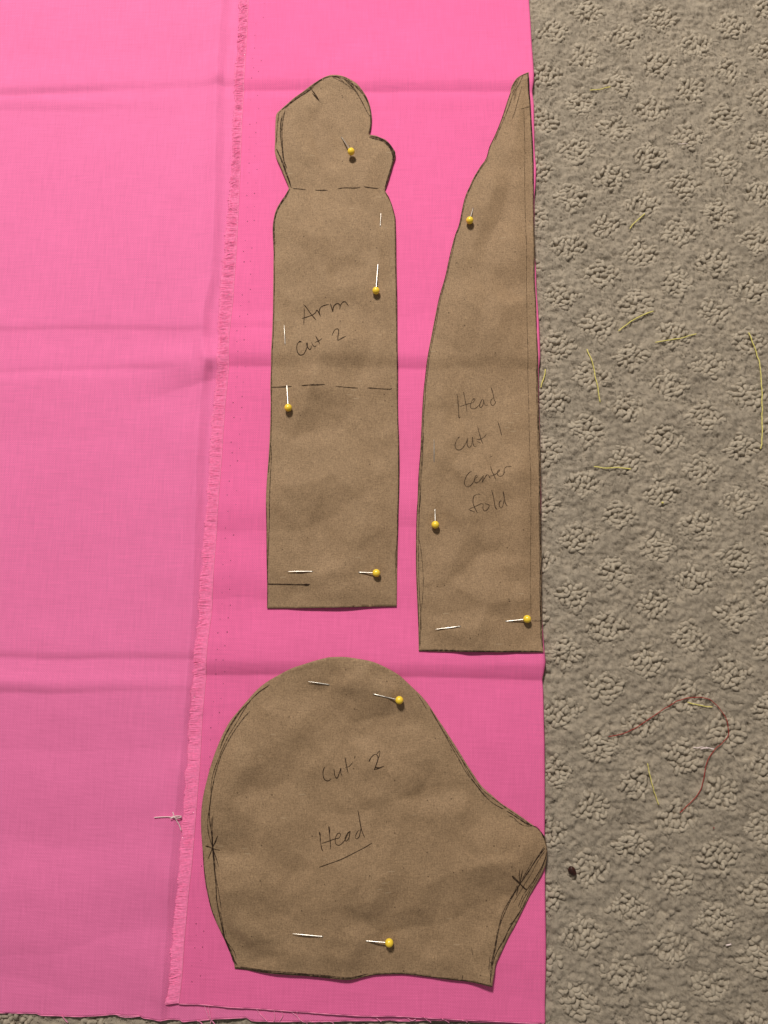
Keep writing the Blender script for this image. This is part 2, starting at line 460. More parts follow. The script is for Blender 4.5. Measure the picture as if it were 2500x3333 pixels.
def loop_cluster_mesh(seed):
    r = random.Random(seed); bag = Bag(); N = 6
    for i in range(N):
        for j in range(N):
            p = (i - 2.5) / 2.5; q = (j - 2.5) / 2.5
            if (abs(p + q) > 1.9 or abs(p - q) > 1.9) and r.random() < 0.35: continue
            if r.random() < 0.04: continue
            c = DR * (p + q) / 2 * 1.04 + DT * (p - q) / 2 * 1.04
            c = c + np.array([r.gauss(0, 0.0006), r.gauss(0, 0.0006)])
            a = r.gauss(0.45, 0.55) if r.random() < 0.75 else r.uniform(0, math.pi)
            ln = r.uniform(1.1, 2.0) * MM; rad = r.uniform(1.08, 1.50) * MM; top = r.uniform(-1.35, -0.70) * MM
            th = np.linspace(-1, 1, 11)
            hx = ln * np.sin(th * 1.5); hz = top - 1.9 * MM * np.abs(th) ** 2.4
            bow = r.uniform(-1.0, 1.0) * MM * (1 - th ** 2)
            path = np.stack([c[0] + hx * math.cos(a) - bow * math.sin(a), c[1] + hx * math.sin(a) + bow * math.cos(a), hz], -1)
            rr = rad * (1 - 0.25 * np.abs(th) ** 2) * (1 + 0.10 * np.sin(th * 7 + r.uniform(0, 6)))
            vv, qq, tt = tube(path, rr, 10, False)
            # two plies twisted together
            cyc = np.repeat(path, 10, 0); ang_ = np.tile(np.arange(10) / 10 * 2 * math.pi, len(path)); sl = np.repeat(th, 10)
            vv = cyc + (vv - cyc) * (1 + 0.20 * np.cos(2 * ang_ - sl * 4.2 + a * 3))[:, None]
            bag.add(vv, qq)
    for _ in range(r.randint(2, 5)):      # stray loops straying into the cut pile
        p, q = r.choice([(1.25, r.uniform(-1, 1)), (-1.25, r.uniform(-1, 1)), (r.uniform(-1, 1), 1.25), (r.uniform(-1, 1), -1.25)])
        c = DR * (p + q) / 2 + DT * (p - q) / 2; a = r.uniform(0, math.pi)
        th = np.linspace(-1, 1, 8); hx = 1.4 * MM * np.sin(th * 1.5); hz = -1.45 * MM - 1.6 * MM * np.abs(th) ** 2.4
        vv, qq, tt = tube(np.stack([c[0] + hx * math.cos(a), c[1] + hx * math.sin(a), hz], -1), np.full(8, 1.1 * MM), 8, False)
        bag.add(vv, qq)
    return bag.mesh("loop_cluster")
variants = [loop_cluster_mesh(100 + k) for k in range(14)]
for m in variants: m.materials.append(M_loop)
uu, vv = np.meshgrid(np.arange(-26, 27), np.arange(-26, 27))
kk = 0
for i, j in zip(uu.ravel(), vv.ravel()):
    c = LO + LAT @ np.array([i, j])
    if not (-0.30 < c[0] < 0.27 and -0.31 < c[1] < 0.31): continue
    u, v = to_px(c[0], c[1])
    if u < R_of(v) - 70 and v < 3320: continue
    if c[0] < 0.0 and v > 3480: continue
    o = link("loop_cluster", variants[kk % len(variants)], None, carpet); kk += 1
    o.location = (c[0], c[1], 0.0)
    o.rotation_euler = (0, 0, (math.pi if random.random() < 0.5 else 0) + random.gauss(0, 0.10))
    o.scale = (random.uniform(0.95, 1.06), random.uniform(0.95, 1.06), 1)

# ------------------------------------------------------------------ folded pink fabric
def ridge(v, v0, rise, fall, h):
    """crease: long rise, sharp drop that bottoms out abruptly, then a lit lip climbing back"""
    t = np.clip((v - v0) / fall, 0, 1)
    k = np.clip((v - v0 - fall) / (1.9 * fall), 0, 1)
    return h * np.where(v < v0, sstep(v0 - rise, v0, v), np.where(v < v0 + fall, 1 - 1.22 * t ** 1.6, -0.22 * (1 - k) ** 1.5))

def upper_h(u, v):
    """mm above the bed of the upper layer"""
    w = 10 * (vn(u / 170, v / 400, 5) - 0.5)
    h = ridge(v, 262 + 0.006 * (u - 1250) + w, 150, 36, 1.0)
    h = h + ridge(v, 322 + w, 30, 40, 0.22)
    h = h + ridge(v, 1040 + 0.02 * (u - 750), 40, 24, 0.28) * (1 - sstep(900, 1350, u))
    h = h + ridge(v, 1150 + 0.03 * (u - 1000) * 0.3 + w, 150, 44, 1.25)
    h = h + ridge(v, 1640 + w * 2, 160, 90, 0.75)
    h = h + ridge(v, 1875 + w * 2, 130, 80, 0.75) * (1 - sstep(850, 1250, u))
    h = h + ridge(v, 2155 + 0.016 * (u - 1250) + w, 190, 52, 1.55)
    h = h + ridge(v, 2150 + w, 60, 30, 0.25) * sstep(1560, 1640, u)
    h = h + ridge(v, 2420 + 0.10 * (u - 1500), 170, 260, 0.55) * sstep(1350, 1600, u)
    h = h + ridge(v, 3080 + 0.25 * (u - 1650), 220, 160, 0.55) * sstep(1500, 1700, u)
    h = h + 0.9 * (fbm(u / 330, v / 250, 31, 2) - 0.5) + 0.25 * (fbm(u / 90, v / 80, 33, 2) - 0.5)
    return np.maximum(1.3 * h + 0.35, 0.0)

def ridge_line(v):
    return interp([(727, -400), (727, 0), (712, 200), (709, 262), (706, 500), (702, 700), (693, 900), (668, 1000), (662, 1100), (678, 1175), (668, 1215), (656, 1300), (646, 1500), (630, 2000), (606, 2330), (560, 2800), (520, 3400)])(v)

def lower_h(u, v):
    w = 14 * (vn(u / 200, v / 500, 8) - 0.5)
    k = sstep(760, 540, u)
    h = ridge(v, 270 + 0.045 * (350 - u) + w * 0.4, 110, 24, 0.95) * (0.35 + 0.65 * sstep(560, 100, u) + 0.25 * sstep(600, 700, u))
    h = h + ridge(v, 326 + 0.01 * u + w * 0.4, 40, 30, 0.5) * sstep(650, 200, u)
    h = h + ridge(v, 1056 + w * 0.4, 90, 16, 0.34) * (1 - sstep(640, 690, u))
    h = h + ridge(v, 1184 + w * 0.4 - 0.02 * (u - 300), 110, 20, 0.42) * (1 - sstep(480, 600, u))
    h = h + ridge(v, 1172 + 0.06 * (690 - u), 90, 64 + 0.25 * np.clip(690 - u, 0, 400), 1.7) * sstep(300, 660, u)
    h = h + ridge(v, 1240 + w, 60, 190, 0.8) * sstep(620, 250, u)
    h = h + ridge(v, 2118 + w * 0.5, 150, 26, 0.55)
    h = h + ridge(v, 2205 + w * 0.6 + 0.02 * (400 - u), 80, 44, 0.95) * (0.45 + 0.55 * sstep(520, 80, u))
    h = h + ridge(v, 2240 + w, 60, 200, 0.9)
    h = h + ridge(v, 2520 + w * 3 + 0.05 * u, 200, 220, 0.6)
    h = h + ridge(v, 2890 + w * 3 - 0.2 * (u - 300), 220, 180, 0.85)
    h = h + ridge(v, 3120 + w * 2 + 0.15 * (u - 300), 150, 120, 0.5)
    # crease running down beside the fringe
    rl = ridge_line(v)
    wob = (vn(v / 120, v * 0, 4) - 0.3)
    h = h + (1.55 + 0.5 * wob) * np.where(u < rl, sstep(rl - 60, rl, u) ** 1.5, 1 - sstep(rl - 8, rl + 30, u))
    # pucker where the two creases meet
    d2 = ((u - 684) / 26) ** 2 + ((v - 1172) / 24) ** 2
    h = h + 0.55 * np.exp(-d2) - 0.3 * np.exp(-(((u - 690) / 14) ** 2 + ((v - 1210) / 16) ** 2))
    d2 = ((u - 714) / 12) ** 2 + ((v - 250) / 22) ** 2
    h = h + 0.55 * np.exp(-d2)
    h = h + 1.0 * (fbm(u / 360, v / 300, 51, 2) - 0.5) + 0.22 * (fbm(u / 100, v / 90, 53, 2) - 0.5)
    return np.maximum(1.3 * h + 0.5, 0.0)

ZL0, ZU0 = 1.15, 2.2          # mm: beds of lower and upper layer
def z_upper(u, v): return (ZU0 + upper_h(u, v)) * MM
def z_lower(u, v):
    L = L_of(v)
    k = sstep(L - 46, L + 4, u)
    return (ZL0 + (1 - k) * lower_h(u, v) + k * np.minimum(upper_h(u, v), 9)) * MM

fabric_loc = (0.02, -0.05, 0.0)
fabric = empty("folded_fabric", fabric_loc, category="fabric",
               label="bright pink cotton fabric folded double along its right edge, lying on the carpet")
TOPV = -330.0
def skirt(verts, loop, depth):
    """wall hanging from a boundary loop of vertex indices"""
    base = verts[loop].copy(); base[:, 2] -= depth
    return base

# lower layer
us = np.concatenate([np.arange(-420, 520, 9.0), np.arange(520, 800, 3.5), np.arange(800, 1745, 14.0)])
nv = 620
UU = np.repeat(us[None], nv, 0)
eb = np.interp(us, LOWER_EDGE[:, 0], LOWER_EDGE[:, 1])
T = np.linspace(0, 1, nv)[:, None]
VV = TOPV + T * (eb[None] - TOPV)
lim = R_of(VV) - 14
UU = np.minimum(UU, lim + (us[None] - 1745) * 0.002)
ZZ = z_lower(UU, VV)
ZZ = ZZ - 0.0006 * sstep(3230, 3320, VV) * vn(UU / 60, VV * 0 + 3, 77)
X, Y = at(UU, VV, 0.0019)
V = np.stack([X, Y, ZZ], -1).reshape(-1, 3)
Q = grid_quads(nv, len(us))
bot = np.arange(len(us)) + (nv - 1) * len(us)
n0 = len(V)
V = np.vstack([V, V[bot] - np.array([0, 0, 0.00035])])
i = np.arange(len(us) - 1)
Q = np.vstack([Q, np.stack([bot[i], n0 + i, n0 + i + 1, bot[i + 1]], 1)])
link("lower_layer", make_mesh("lower_layer", local(V, fabric_loc), Q), M_lower, fabric)

# upper layer with the rounded fold on its right
ns = 250
S = np.linspace(0, 1, ns)
nv2 = 860
T = np.linspace(0, 1, nv2)[:, None]
V0 = TOPV + T * (3300 - TOPV)
Lc = L_of(V0); Rc = R_of(V0) - 5
UU = Lc + (Rc - Lc) * S[None]
eb = np.interp(UU, UPPER_EDGE[:, 0], UPPER_EDGE[:, 1])
VV = TOPV + T * (eb - TOPV)
UU = L_of(VV) + (R_of(VV) - 5 - L_of(VV)) * S[None]
ZZ = z_upper(UU, VV)
ZZ = ZZ - 0.00025 * (1 - sstep(0, 8, UU - L_of(VV)))
X, Y = at(UU, VV, 0.0029)
zr = ZZ[:, -1:]; zlow = np.full_like(zr, 0.0002)
rad = (zr - zlow) / 2; cen = (zr + zlow) / 2
ang = np.radians(np.array([66, 42, 18, -6, -30, -54, -78.0]))[None]
XF = X[:, -1:] + rad * 0.75 * np.cos(ang); YF = np.repeat(Y[:, -1:], 7, 1); ZF = cen + rad * np.sin(ang)
X = np.hstack([X, XF]); Y = np.hstack([Y, YF]); ZZ = np.hstack([ZZ, ZF])
nc = ns + 7
V = np.stack([X, Y, ZZ], -1).reshape(-1, 3); Q = grid_quads(nv2, nc)
bot = np.arange(nc) + (nv2 - 1) * nc; lef = np.arange(nv2) * nc
n0 = len(V); V = np.vstack([V, V[bot] - np.array([0, 0, 0.0004])]); i = np.arange(nc - 1)
Q = np.vstack([Q, np.stack([bot[i], n0 + i, n0 + i + 1, bot[i + 1]], 1)])
n0 = len(V); V = np.vstack([V, V[lef] - np.array([0, 0, 0.0004])]); i = np.arange(nv2 - 1)
Q = np.vstack([Q, np.stack([lef[i], n0 + i, n0 + i + 1, lef[i + 1]], 1)])
link("upper_layer", make_mesh("upper_layer", local(V, fabric_loc), Q), M_upper, fabric)

def px_path(pts, zf, step=4.0, zref=0.002, lift=0.0):
    p = spline(pts, step)
    x, y = at(p[:, 0], p[:, 1], zref)
    return np.stack([x, y, zf(p[:, 0], p[:, 1]) + lift], -1)

# bound edges
vs = np.arange(TOPV, 3271, 5.0)
pth = np.stack([*at(L_of(vs) + 0.5, vs, 0.0029), z_upper(L_of(vs), vs) - 0.00012], -1)
vv_, qq_, tt_ = tube(pth, 0.00022 * (0.85 + 0.3 * vn(vs / 14, vs * 0, 6)), 6); b = Bag(); b.add(vv_, qq_, tt_)
link("selvage_edge", b.mesh("selvage_edge", fabric_loc), M_edge, fabric)
for nm, ed, zf, x0, x1, zr_ in (("upper_raw_edge", UPPER_EDGE, z_upper, 582, 1774, 0.0029), ("lower_raw_edge", LOWER_EDGE, z_lower, -420, 1760, 0.0019)):
    u_ = np.arange(x0, x1, 5.0); v_ = np.interp(u_, ed[:, 0], ed[:, 1])
    zz = zf(u_, v_) - 0.0001
    if nm == "lower_raw_edge": zz = zz - 0.0006 * vn(u_ / 60, u_ * 0 + 3, 77)
    pth = np.stack([*at(u_, v_, zr_), zz], -1)
    vv_, qq_, tt_ = tube(pth, 0.00020 * (0.5 + 1.0 * vn(u_ / 20, u_ * 0, 16)), 6); b = Bag(); b.add(vv_, qq_, tt_)
    link(nm, b.mesh(nm, fabric_loc), M_edge, fabric)

# fringe of cut weft threads along the selvage
fr = Bag()
def batch_tubes(P, R_, sides):
    n, k, _ = P.shape
    tan = np.gradient(P, axis=1); tan /= np.linalg.norm(tan, axis=2)[..., None] + 1e-12
    side = np.cross(tan, np.array([0, 0, 1.0])); side /= np.linalg.norm(side, axis=2)[..., None] + 1e-12
    nrm = np.cross(side, tan); a = np.arange(sides) / sides * 2 * math.pi
    v = P[:, :, None] + R_[:, :, None, None] * (np.cos(a)[None, None, :, None] * side[:, :, None] + np.sin(a)[None, None, :, None] * nrm[:, :, None])
    base = (np.arange(n) * k * sides)[:, None, None] + (np.arange(k - 1) * sides)[None, :, None]
    j = np.arange(sides)[None, None]; j2 = (j + 1) % sides
    q = np.stack([base + j, base + j2, base + sides + j2, base + sides + j], -1).reshape(-1, 4)
    return v.reshape(-1, 3), q
def fringe_layer(step, z_add, w0, w1, short, arch_k):
    n = int((3266 - TOPV) / step)
    v0 = TOPV + 5 + np.cumsum(rng.uniform(0.6, 1.4, n)) * step; v0 = v0[v0 < 3266]; n = len(v0); o = np.zeros(n)
    L = L_of(v0); G = G_of(v0)
    clump = vn(v0 / 13.0, o + 0.3, 61); cl2 = vn(v0 / 6.0, o + 0.9, 62); cl3 = vn(v0 / 75.0, o + 0.1, 66); cl4 = vn(v0 / 34.0, o + 0.7, 68)
    tip = G + (cl4 - 0.5) * 8 + (clump - 0.5) * 4 + rng.normal(0, 1.0, n) + short * (L - G) * rng.random(n)
    droop = 2 + 11 * (cl3 - 0.35) + 10 * (clump - 0.5) * (0.3 + cl4) + 2.5 * (cl2 - 0.5)
    k = np.linspace(0, 1, 7)[None]
    u_ = (L + 1)[:, None] + (tip - L - 1)[:, None] * k
    v_ = v0[:, None] + droop[:, None] * k ** 1.5 + rng.normal(0, 0.8, n)[:, None] * np.sin(k * 3)
    zl = z_lower(tip, v0)[:, None]; zu = z_upper(L, v0)[:, None]
    arch = ((0.08 + 0.40 * clump ** 1.5 + 0.15 * cl2) * arch_k * MM)[:, None]
    z_ = (zu - 0.0001) * (1 - k ** 1.3) + (zl + 0.00025) * k ** 1.3 + arch * np.sin(k * math.pi) + z_add
    z_ = np.maximum(z_, z_lower(u_, v_) + 0.0002)
    x_, y_ = at(u_, v_, 0.0025)
    fr.add(*batch_tubes(np.stack([x_, y_, z_], -1), np.linspace(w0, w1, 7)[None] * rng.uniform(0.8, 1.25, n)[:, None], 4))
fringe_layer(1.6, -0.0006, 0.00034, 0.00030, 0.02, 0.3)
fringe_layer(1.3, -0.00005, 0.00026, 0.00020, 0.05, 1.0)
fringe_layer(2.4, 0.0001, 0.00018, 0.00010, 0.25, 1.2)
link("selvage_fringe", fr.mesh("selvage_fringe", fabric_loc), M_fringe, fabric, kind="stuff")

# needle holes left by the loom beside the selvage
hb = Bag()
for off, d0, off2 in ((27, 38.0, 36), (49, 38.0, 63)):
    v_ = -20 + off * 0.6
    while v_ < 3235:
        k = v_ / 3333
        u_ = float(L_of(np.array(v_))) + off + (off2 - off) * k + random.gauss(0, 2.2)
        if random.random() < 0.82:
            r = random.uniform(1.1, 2.1) * HS * 0.95
            x, y = at(u_, v_, 0.0029); z = float(z_upper(np.array(u_), np.array(v_))) + 0.00006
            a = np.arange(6) / 6 * 2 * math.pi
            pts = np.stack([x + r * np.cos(a) * random.uniform(.7, 1), y + r * np.sin(a) * random.uniform(1, 1.5), np.full(6, z)], -1)
            hb.add(pts, None, [(0, 1, 2), (0, 2, 3), (0, 3, 4), (0, 4, 5)])
        v_ += d0 * (1 + 0.25 * k) * random.uniform(0.75, 1.25)
link("needle_holes", hb.mesh("needle_holes", fabric_loc), M_hole, fabric, kind="stuff")

def Z(ox, oy, s, pts): return [(ox + x / s, oy + y / s) for x, y in pts]
frays = [Z(560, 3180, 4.88, p) for p in ([(505, 450), (550, 580), (600, 690), (650, 747), (690, 800)], [(570, 440), (595, 600), (610, 690), (600, 760)], [(390, 705), (450, 747), (490, 800)],
         [(1340, 510), (1400, 600), (1480, 680), (1530, 730)], [(1620, 540), (1630, 660), (1600, 740)])]
frays += [Z(500, 2650, 2.44, p) for p in ([(1010, 1560), (1025, 1600), (1000, 1645)], [(1090, 1570), (1130, 1600), (1170, 1640), (1220, 1672)], [(1140, 1560), (1145, 1610), (1165, 1645)],
          [(1240, 1645), (1285, 1672)], [(1310, 1645), (1345, 1670)], [(1400, 1650), (1430, 1674)])]
frays += [Z(1180, 2650, 2.44, p) for p in ([(90, 1600), (120, 1630), (150, 1652)], [(350, 1615), (390, 1642), (425, 1630)], [(490, 1610), (515, 1640), (545, 1664)], [(630, 1620), (660, 1640), (690, 1668)], [(790, 1630), (835, 1656)])]
frays += [Z(0, 2300, 2.1414, p) for p in ([(425, 2162), (440, 2185), (465, 2212)], [(800, 2155), (850, 2172), (930, 2172), (975, 2160)])]
for p in frays:
    pp = spline(p, 2.0)
    zz = np.where(pp[:, 1] < np.interp(pp[:, 0], LOWER_EDGE[:, 0], LOWER_EDGE[:, 1]) + 2, np.maximum(z_upper(pp[:, 0], pp[:, 1]) - 0.0008, z_lower(pp[:, 0], pp[:, 1]) + 0.0003), 0.0009)
    on_up = pp[:, 1] < np.interp(pp[:, 0], UPPER_EDGE[:, 0], UPPER_EDGE[:, 1])
    zz = np.where(on_up, z_upper(pp[:, 0], pp[:, 1]) + 0.0002, zz)
    kk_ = np.ones(5) / 5; zz = np.convolve(np.pad(zz, 2, mode='edge'), kk_, 'valid')
    x, y = at(pp[:, 0], pp[:, 1], 0.0022)
    b = Bag(); b.add(*tube(np.stack([x, y, zz], -1), 0.00022 * (0.8 + 0.4 * np.abs(np.sin(np.arange(len(pp)) * 0.9))), 5))
    link("frayed_thread", b.mesh("frayed_thread", fabric_loc), M_fray, fabric)

# ------------------------------------------------------------------ paper pattern pieces
ARM = [(1077, 247), (1100, 248), (1125, 255), (1147, 266), (1165, 278), (1182, 296), (1194, 315), (1203, 338), (1208, 360), (1210, 381), (1209, 403), (1206, 421), (1202, 436), None,
       (1202, 436), (1220, 438), (1238, 445), (1256, 454), (1270, 468), (1281, 485), (1287, 495), (1286, 512), (1279, 530), (1274, 551), (1265, 580), (1252, 618), None,
       (1252, 618), (1265, 638), (1277, 667), (1286, 700), (1288, 721), (1290, 850), (1292, 960), (1294, 1067), (1296, 1320), (1299, 1450), (1300, 1577), (1297, 1667), (1295, 1739), (1293, 1848), (1291, 1974), None,
       (1291, 1974), (1216, 1975), (1125, 1977), (1017, 1979), (927, 1980), (868, 1980), None,
       (868, 1980), (869, 1884), (867, 1775), (866, 1631), (870, 1540), (876, 1450), (880, 1320), (879, 1248), (882, 1157), (887, 1031), (890, 850), (889, 801), (887, 747), (890, 714), (898, 682), (912, 656), (927, 635), (939, 613), None,
       (939, 605), (927, 577), (912, 541), (899, 512), (894, 490), (895, 457), (896, 410), (899, 371), (912, 356), (934, 338), (959, 316), (984, 296), (1010, 278), (1035, 264), (1057, 253), (1077, 247)]
LONG = [(1719, 242), (1696, 249), (1682, 257), (1672, 270), (1664, 285), (1661, 301), (1651, 330), (1640, 365), (1626, 403), (1610, 441), (1594, 475), (1586, 504), (1578, 521), (1566, 537), (1553, 558), (1539, 583),
        (1528, 608), (1518, 630), (1509, 659), (1501, 697), (1493, 735), (1482, 763), (1472, 798), (1460, 849), (1449, 900), (1433, 954), (1422, 1001), (1411, 1058), (1400, 1115), (1390, 1172), (1384, 1223), (1378, 1280),
        (1374, 1343), (1371, 1406), (1367, 1485), (1362, 1549), (1359, 1627), (1356, 1674), (1354, 1785), (1355, 1880), (1359, 1975), (1362, 2054), (1363, 2119), None,
        (1363, 2119), (1458, 2121), (1553, 2122), (1648, 2123), (1711, 2123), (1768, 2123), None,
        (1768, 2123), (1765, 2006), (1764, 1880), (1763, 1785), (1760, 1658), (1760, 1500), (1759, 1438), (1756, 1311), (1753, 1185), (1749, 1077), (1747, 995), (1741, 900), (1740, 801), (1738, 706), (1738, 548), (1734, 453),
        (1729, 374), (1726, 327), (1722, 279), (1719, 242)]
HEAD = [(1071, 2139), (1120, 2138), (1165, 2144), (1214, 2154), (1259, 2174), (1298, 2197), (1323, 2219), (1343, 2238), (1372, 2266), (1397, 2297), (1421, 2334), (1446, 2371), (1470, 2408), (1495, 2447), (1520, 2488), (1544, 2525),
        (1569, 2560), (1602, 2590), (1634, 2617), (1671, 2641), (1704, 2664), (1733, 2685), (1751, 2697), (1768, 2717), (1777, 2738), (1782, 2769), (1779, 2802), (1772, 2830), (1758, 2859), (1737, 2896), (1717, 2933), (1696, 2974),
        (1676, 3015), (1655, 3054), (1635, 3095), (1614, 3138), (1610, 3158), (1604, 3183), (1600, 3207), None,
        (1600, 3207), (1565, 3201), (1516, 3195), (1446, 3188), (1385, 3181), (1336, 3175), (1278, 3173), (1221, 3175), (1180, 3182), (1135, 3188), (1074, 3184), (992, 3176), (910, 3171), (848, 3167), (787, 3160), (762, 3158), None,
        (762, 3158), (758, 3134), (746, 3105), (730, 3064), (717, 3033), (701, 2998), (686, 2957), (676, 2912), (668, 2871), (662, 2822), (658, 2765), (655, 2703), (656, 2650), (663, 2592), (677, 2531), (692, 2478), (708, 2432),
        (727, 2387), (747, 2350), (772, 2318), (800, 2285), (833, 2248), (866, 2221), (907, 2197), (948, 2176), (989, 2162), (1030, 2149), (1071, 2139)]

PINS = [  # head, entry, exit, tip, head height mm, label
    ((1143, 493), (1112, 447), None, None, 3.7, "yellow ball-headed pin stuck in the hand of the arm pattern"),
    ((1224, 946), (1230, 863), (1238, 734), (1240, 691), 2.35, "upright yellow ball-headed pin along the right edge of the arm pattern"),
    ((938, 1327), (934, 1257), (928, 1118), (925, 1056), 2.35, "yellow ball-headed pin at the left edge of the arm pattern, crossing its dashed line"),
    ((1225, 1865), (1172, 1863), (1014, 1860), (935, 1860), 2.35, "sideways yellow ball-headed pin near the bottom of the arm pattern"),
    ((1529, 717), (1540, 678), None, None, 2.35, "yellow ball-headed pin on the slanting upper edge of the tapered pattern"),
    ((1417, 1708), (1416, 1662), (1413, 1499), (1413, 1430), 2.35, "upright yellow ball-headed pin along the left edge of the tapered pattern"),
    ((1716, 2015), (1651, 2022), (1495, 2039), (1414, 2049), 2.35, "sideways yellow ball-headed pin near the bottom of the tapered pattern"),
    ((1300, 2279), (1220, 2260), (1068, 2228), (1002, 2218), 2.35, "yellow ball-headed pin near the rounded top of the big head pattern"),
    ((1267, 3069), (1198, 3063), (1046, 3048), (951, 3039), 2.35, "yellow ball-headed pin near the bottom edge of the big head pattern"),
]

def crease(u, v, p0, p1, width, amp, side=0.0):
    p0 = np.array(p0, float); p1 = np.array(p1, float); d = p1 - p0; L = np.linalg.norm(d); d /= L
    s = (u - p0[0]) * d[0] + (v - p0[1]) * d[1]; n = -(u - p0[0]) * d[1] + (v - p0[1]) * d[0]
    n = n + 10 * (vn(s / 60, s * 0 + 2, int(p0[0])) - 0.5)
    end = sstep(-0.1 * L, 0.2 * L, s) * (1 - sstep(0.8 * L, 1.1 * L, s))
    return amp * end * (np.where(n < 0, np.clip(1 + n / width, 0, 1), np.clip(1 - n / (width * (1 + side)), 0, 1)))

CREASES = [((1000, 730), (1075, 1010), 60, 0.45), ((960, 790), (900, 900), 50, 0.3), ((1060, 860), (1070, 980), 36, 0.3), ((880, 1262), (1300, 1264), 60, 0.35), ((1040, 570), (1110, 500), 50, 0.35),
           ((930, 565), (1060, 585), 46, 0.35), ((910, 352), (1120, 345), 60, 0.35), ((1280, 1380), (1240, 1440), 50, 0.3), ((870, 1790), (930, 1815), 40, 0.3), ((1060, 1690), (1290, 1730), 110, 0.5),
           ((1600, 760), (1740, 840), 80, 0.5), ((1500, 640), (1600, 760), 70, 0.4), ((1540, 830), (1700, 770), 70, 0.4), ((1590, 540), (1730, 570), 90, 0.4), ((1480, 990), (1700, 1010), 90, 0.4), ((1520, 950), (1740, 1000), 90, 0.4),
           ((1380, 1660), (1560, 1690), 60, 0.7), ((1540, 1690), (1640, 1860), 90, 0.4), ((1500, 2030), (1560, 2120), 40, 0.5), ((1370, 1370), (1560, 1430), 70, 0.4), ((1480, 1900), (1520, 2040), 80, 0.4),
           ((870, 2330), (690, 2730), 160, 1.0), ((1180, 2160), (1290, 2270), 60, 0.7), ((990, 2300), (1080, 2390), 60, 0.4), ((1240, 2830), (1190, 2990), 90, 0.7), ((1060, 2900), (1190, 3120), 90, 0.4),
           ((1320, 2560), (1540, 2540), 80, 0.4), ((1100, 2700), (1150, 2950), 70, 0.4), ((1400, 2600), (1340, 2900), 150, 0.4), ((1700, 2720), (1600, 2900), 110, 0.5), ((900, 2860), (760, 3040), 120, 0.4)]
LIFTS = [((905, 560), 42, 0.9), ((1600, 3205), 55, 1.5), ((1480, 3195), 120, 0.6), ((1640, 2122), 90, 0.5), ((1720, 245), 26, 0.8), ((1760, 1800), 200, 0.25), ((1000, 3178), 150, 0.35), ((1130, 3192), 40, 0.5), ((1000, 1980), 150, 0.25),
         ((1290, 1500), 200, 0.2), ((1782, 2770), 60, 0.3), ((1284, 500), 40, 0.5)]

def outline(pts, step=5.0):
    segs, cur = [], []
    for p in pts:
        if p is None: segs.append(cur); cur = []
        else: cur.append(p)
    segs.append(cur)
    out = []
    for s_ in segs:
        q = spline(s_, step); out.append(q[:-1])
        if np.linalg.norm(np.array(s_[-1]) - np.array(segs[(segs.index(s_) + 1) % len(segs)][0])) > 1: out.append(q[-1:])
    o = np.vstack(out)
    return o

_gu, _gv = np.arange(600, 1841, 8.0), np.arange(190, 3261, 8.0)
def edge_distance():
    G = np.stack(np.meshgrid(_gu, _gv), -1).reshape(-1, 2); d = np.full(len(G), 1e9)
    for ol in (outline(ARM, 14.0), outline(LONG, 14.0), outline(HEAD, 14.0)):
        for k in range(0, len(ol)):
            d = np.minimum(d, (G[:, 0] - ol[k, 0]) ** 2 + (G[:, 1] - ol[k, 1]) ** 2)
    return np.sqrt(d).reshape(len(_gv), len(_gu))
def lookup(grid, gu, gv, u, v):
    x = np.clip((u - gu[0]) / (gu[1] - gu[0]), 0, len(gu) - 1.001); y = np.clip((v - gv[0]) / (gv[1] - gv[0]), 0, len(gv) - 1.001)
    i = x.astype(int); j = y.astype(int); fx = x - i; fy = y - j
    return (grid[j, i] * (1 - fx) + grid[j, i + 1] * fx) * (1 - fy) + (grid[j + 1, i] * (1 - fx) + grid[j + 1, i + 1] * fx) * fy

def paper_relief(u, v):
    h = upper_h(u, v)
    z = ZU0 + 0.55 * h + 0.45 * np.maximum(h, 1.05) + 0.16
    ed = lookup(EDGE_D, _gu, _gv, u, v)
    wu = u + 60 * (fbm(u / 200, v / 200, 78, 2) - 0.5); wv = v + 60 * (fbm(u / 200, v / 200, 79, 2) - 0.5)
    crum = 1.5 * np.abs(fbm(wu / 230, wv / 190, 71, 2) - 0.5) * 2 + 5.2 * facets(wu / 210, wv / 190, 72) + 2.0 * facets(wu / 96 + 3.3, wv / 88, 74)
    crum = crum + 0.9 * fbm(u / 260, v / 170, 76, 2) - 0.3
    z = z + (0.34 + 0.66 * sstep(0, 80, ed)) * (crum - 2.3)
    for p0, p1, w, a in CREASES: z = z + 1.8 * crease(u, v, p0, p1, w * 0.8, a, 1.2)
    z = np.maximum(z, ZU0 + h + 0.17)
    for c, r, a in LIFTS: z = z + 1.5 * a * np.exp(-((u - c[0]) ** 2 + (v - c[1]) ** 2) / (r * r))
    for hd, a, b_, tp, hz, lb in PINS:
        if b_ is None:
            d2 = ((u - a[0]) ** 2 + (v - a[1]) ** 2) / 30.0 ** 2
            z = z + 0.35 * np.exp(-d2); continue
        ax, ay = a; bx, by = b_; L2 = (bx - ax) ** 2 + (by - ay) ** 2
        s = ((u - ax) * (bx - ax) + (v - ay) * (by - ay)) / L2
        n2 = ((u - ax) * (by - ay) - (v - ay) * (bx - ax)) ** 2 / L2
        z = z + 0.55 * np.exp(-n2 / 22.0 ** 2) * np.sin(np.clip(s, 0, 1) * math.pi) ** 0.8
    return z * MM

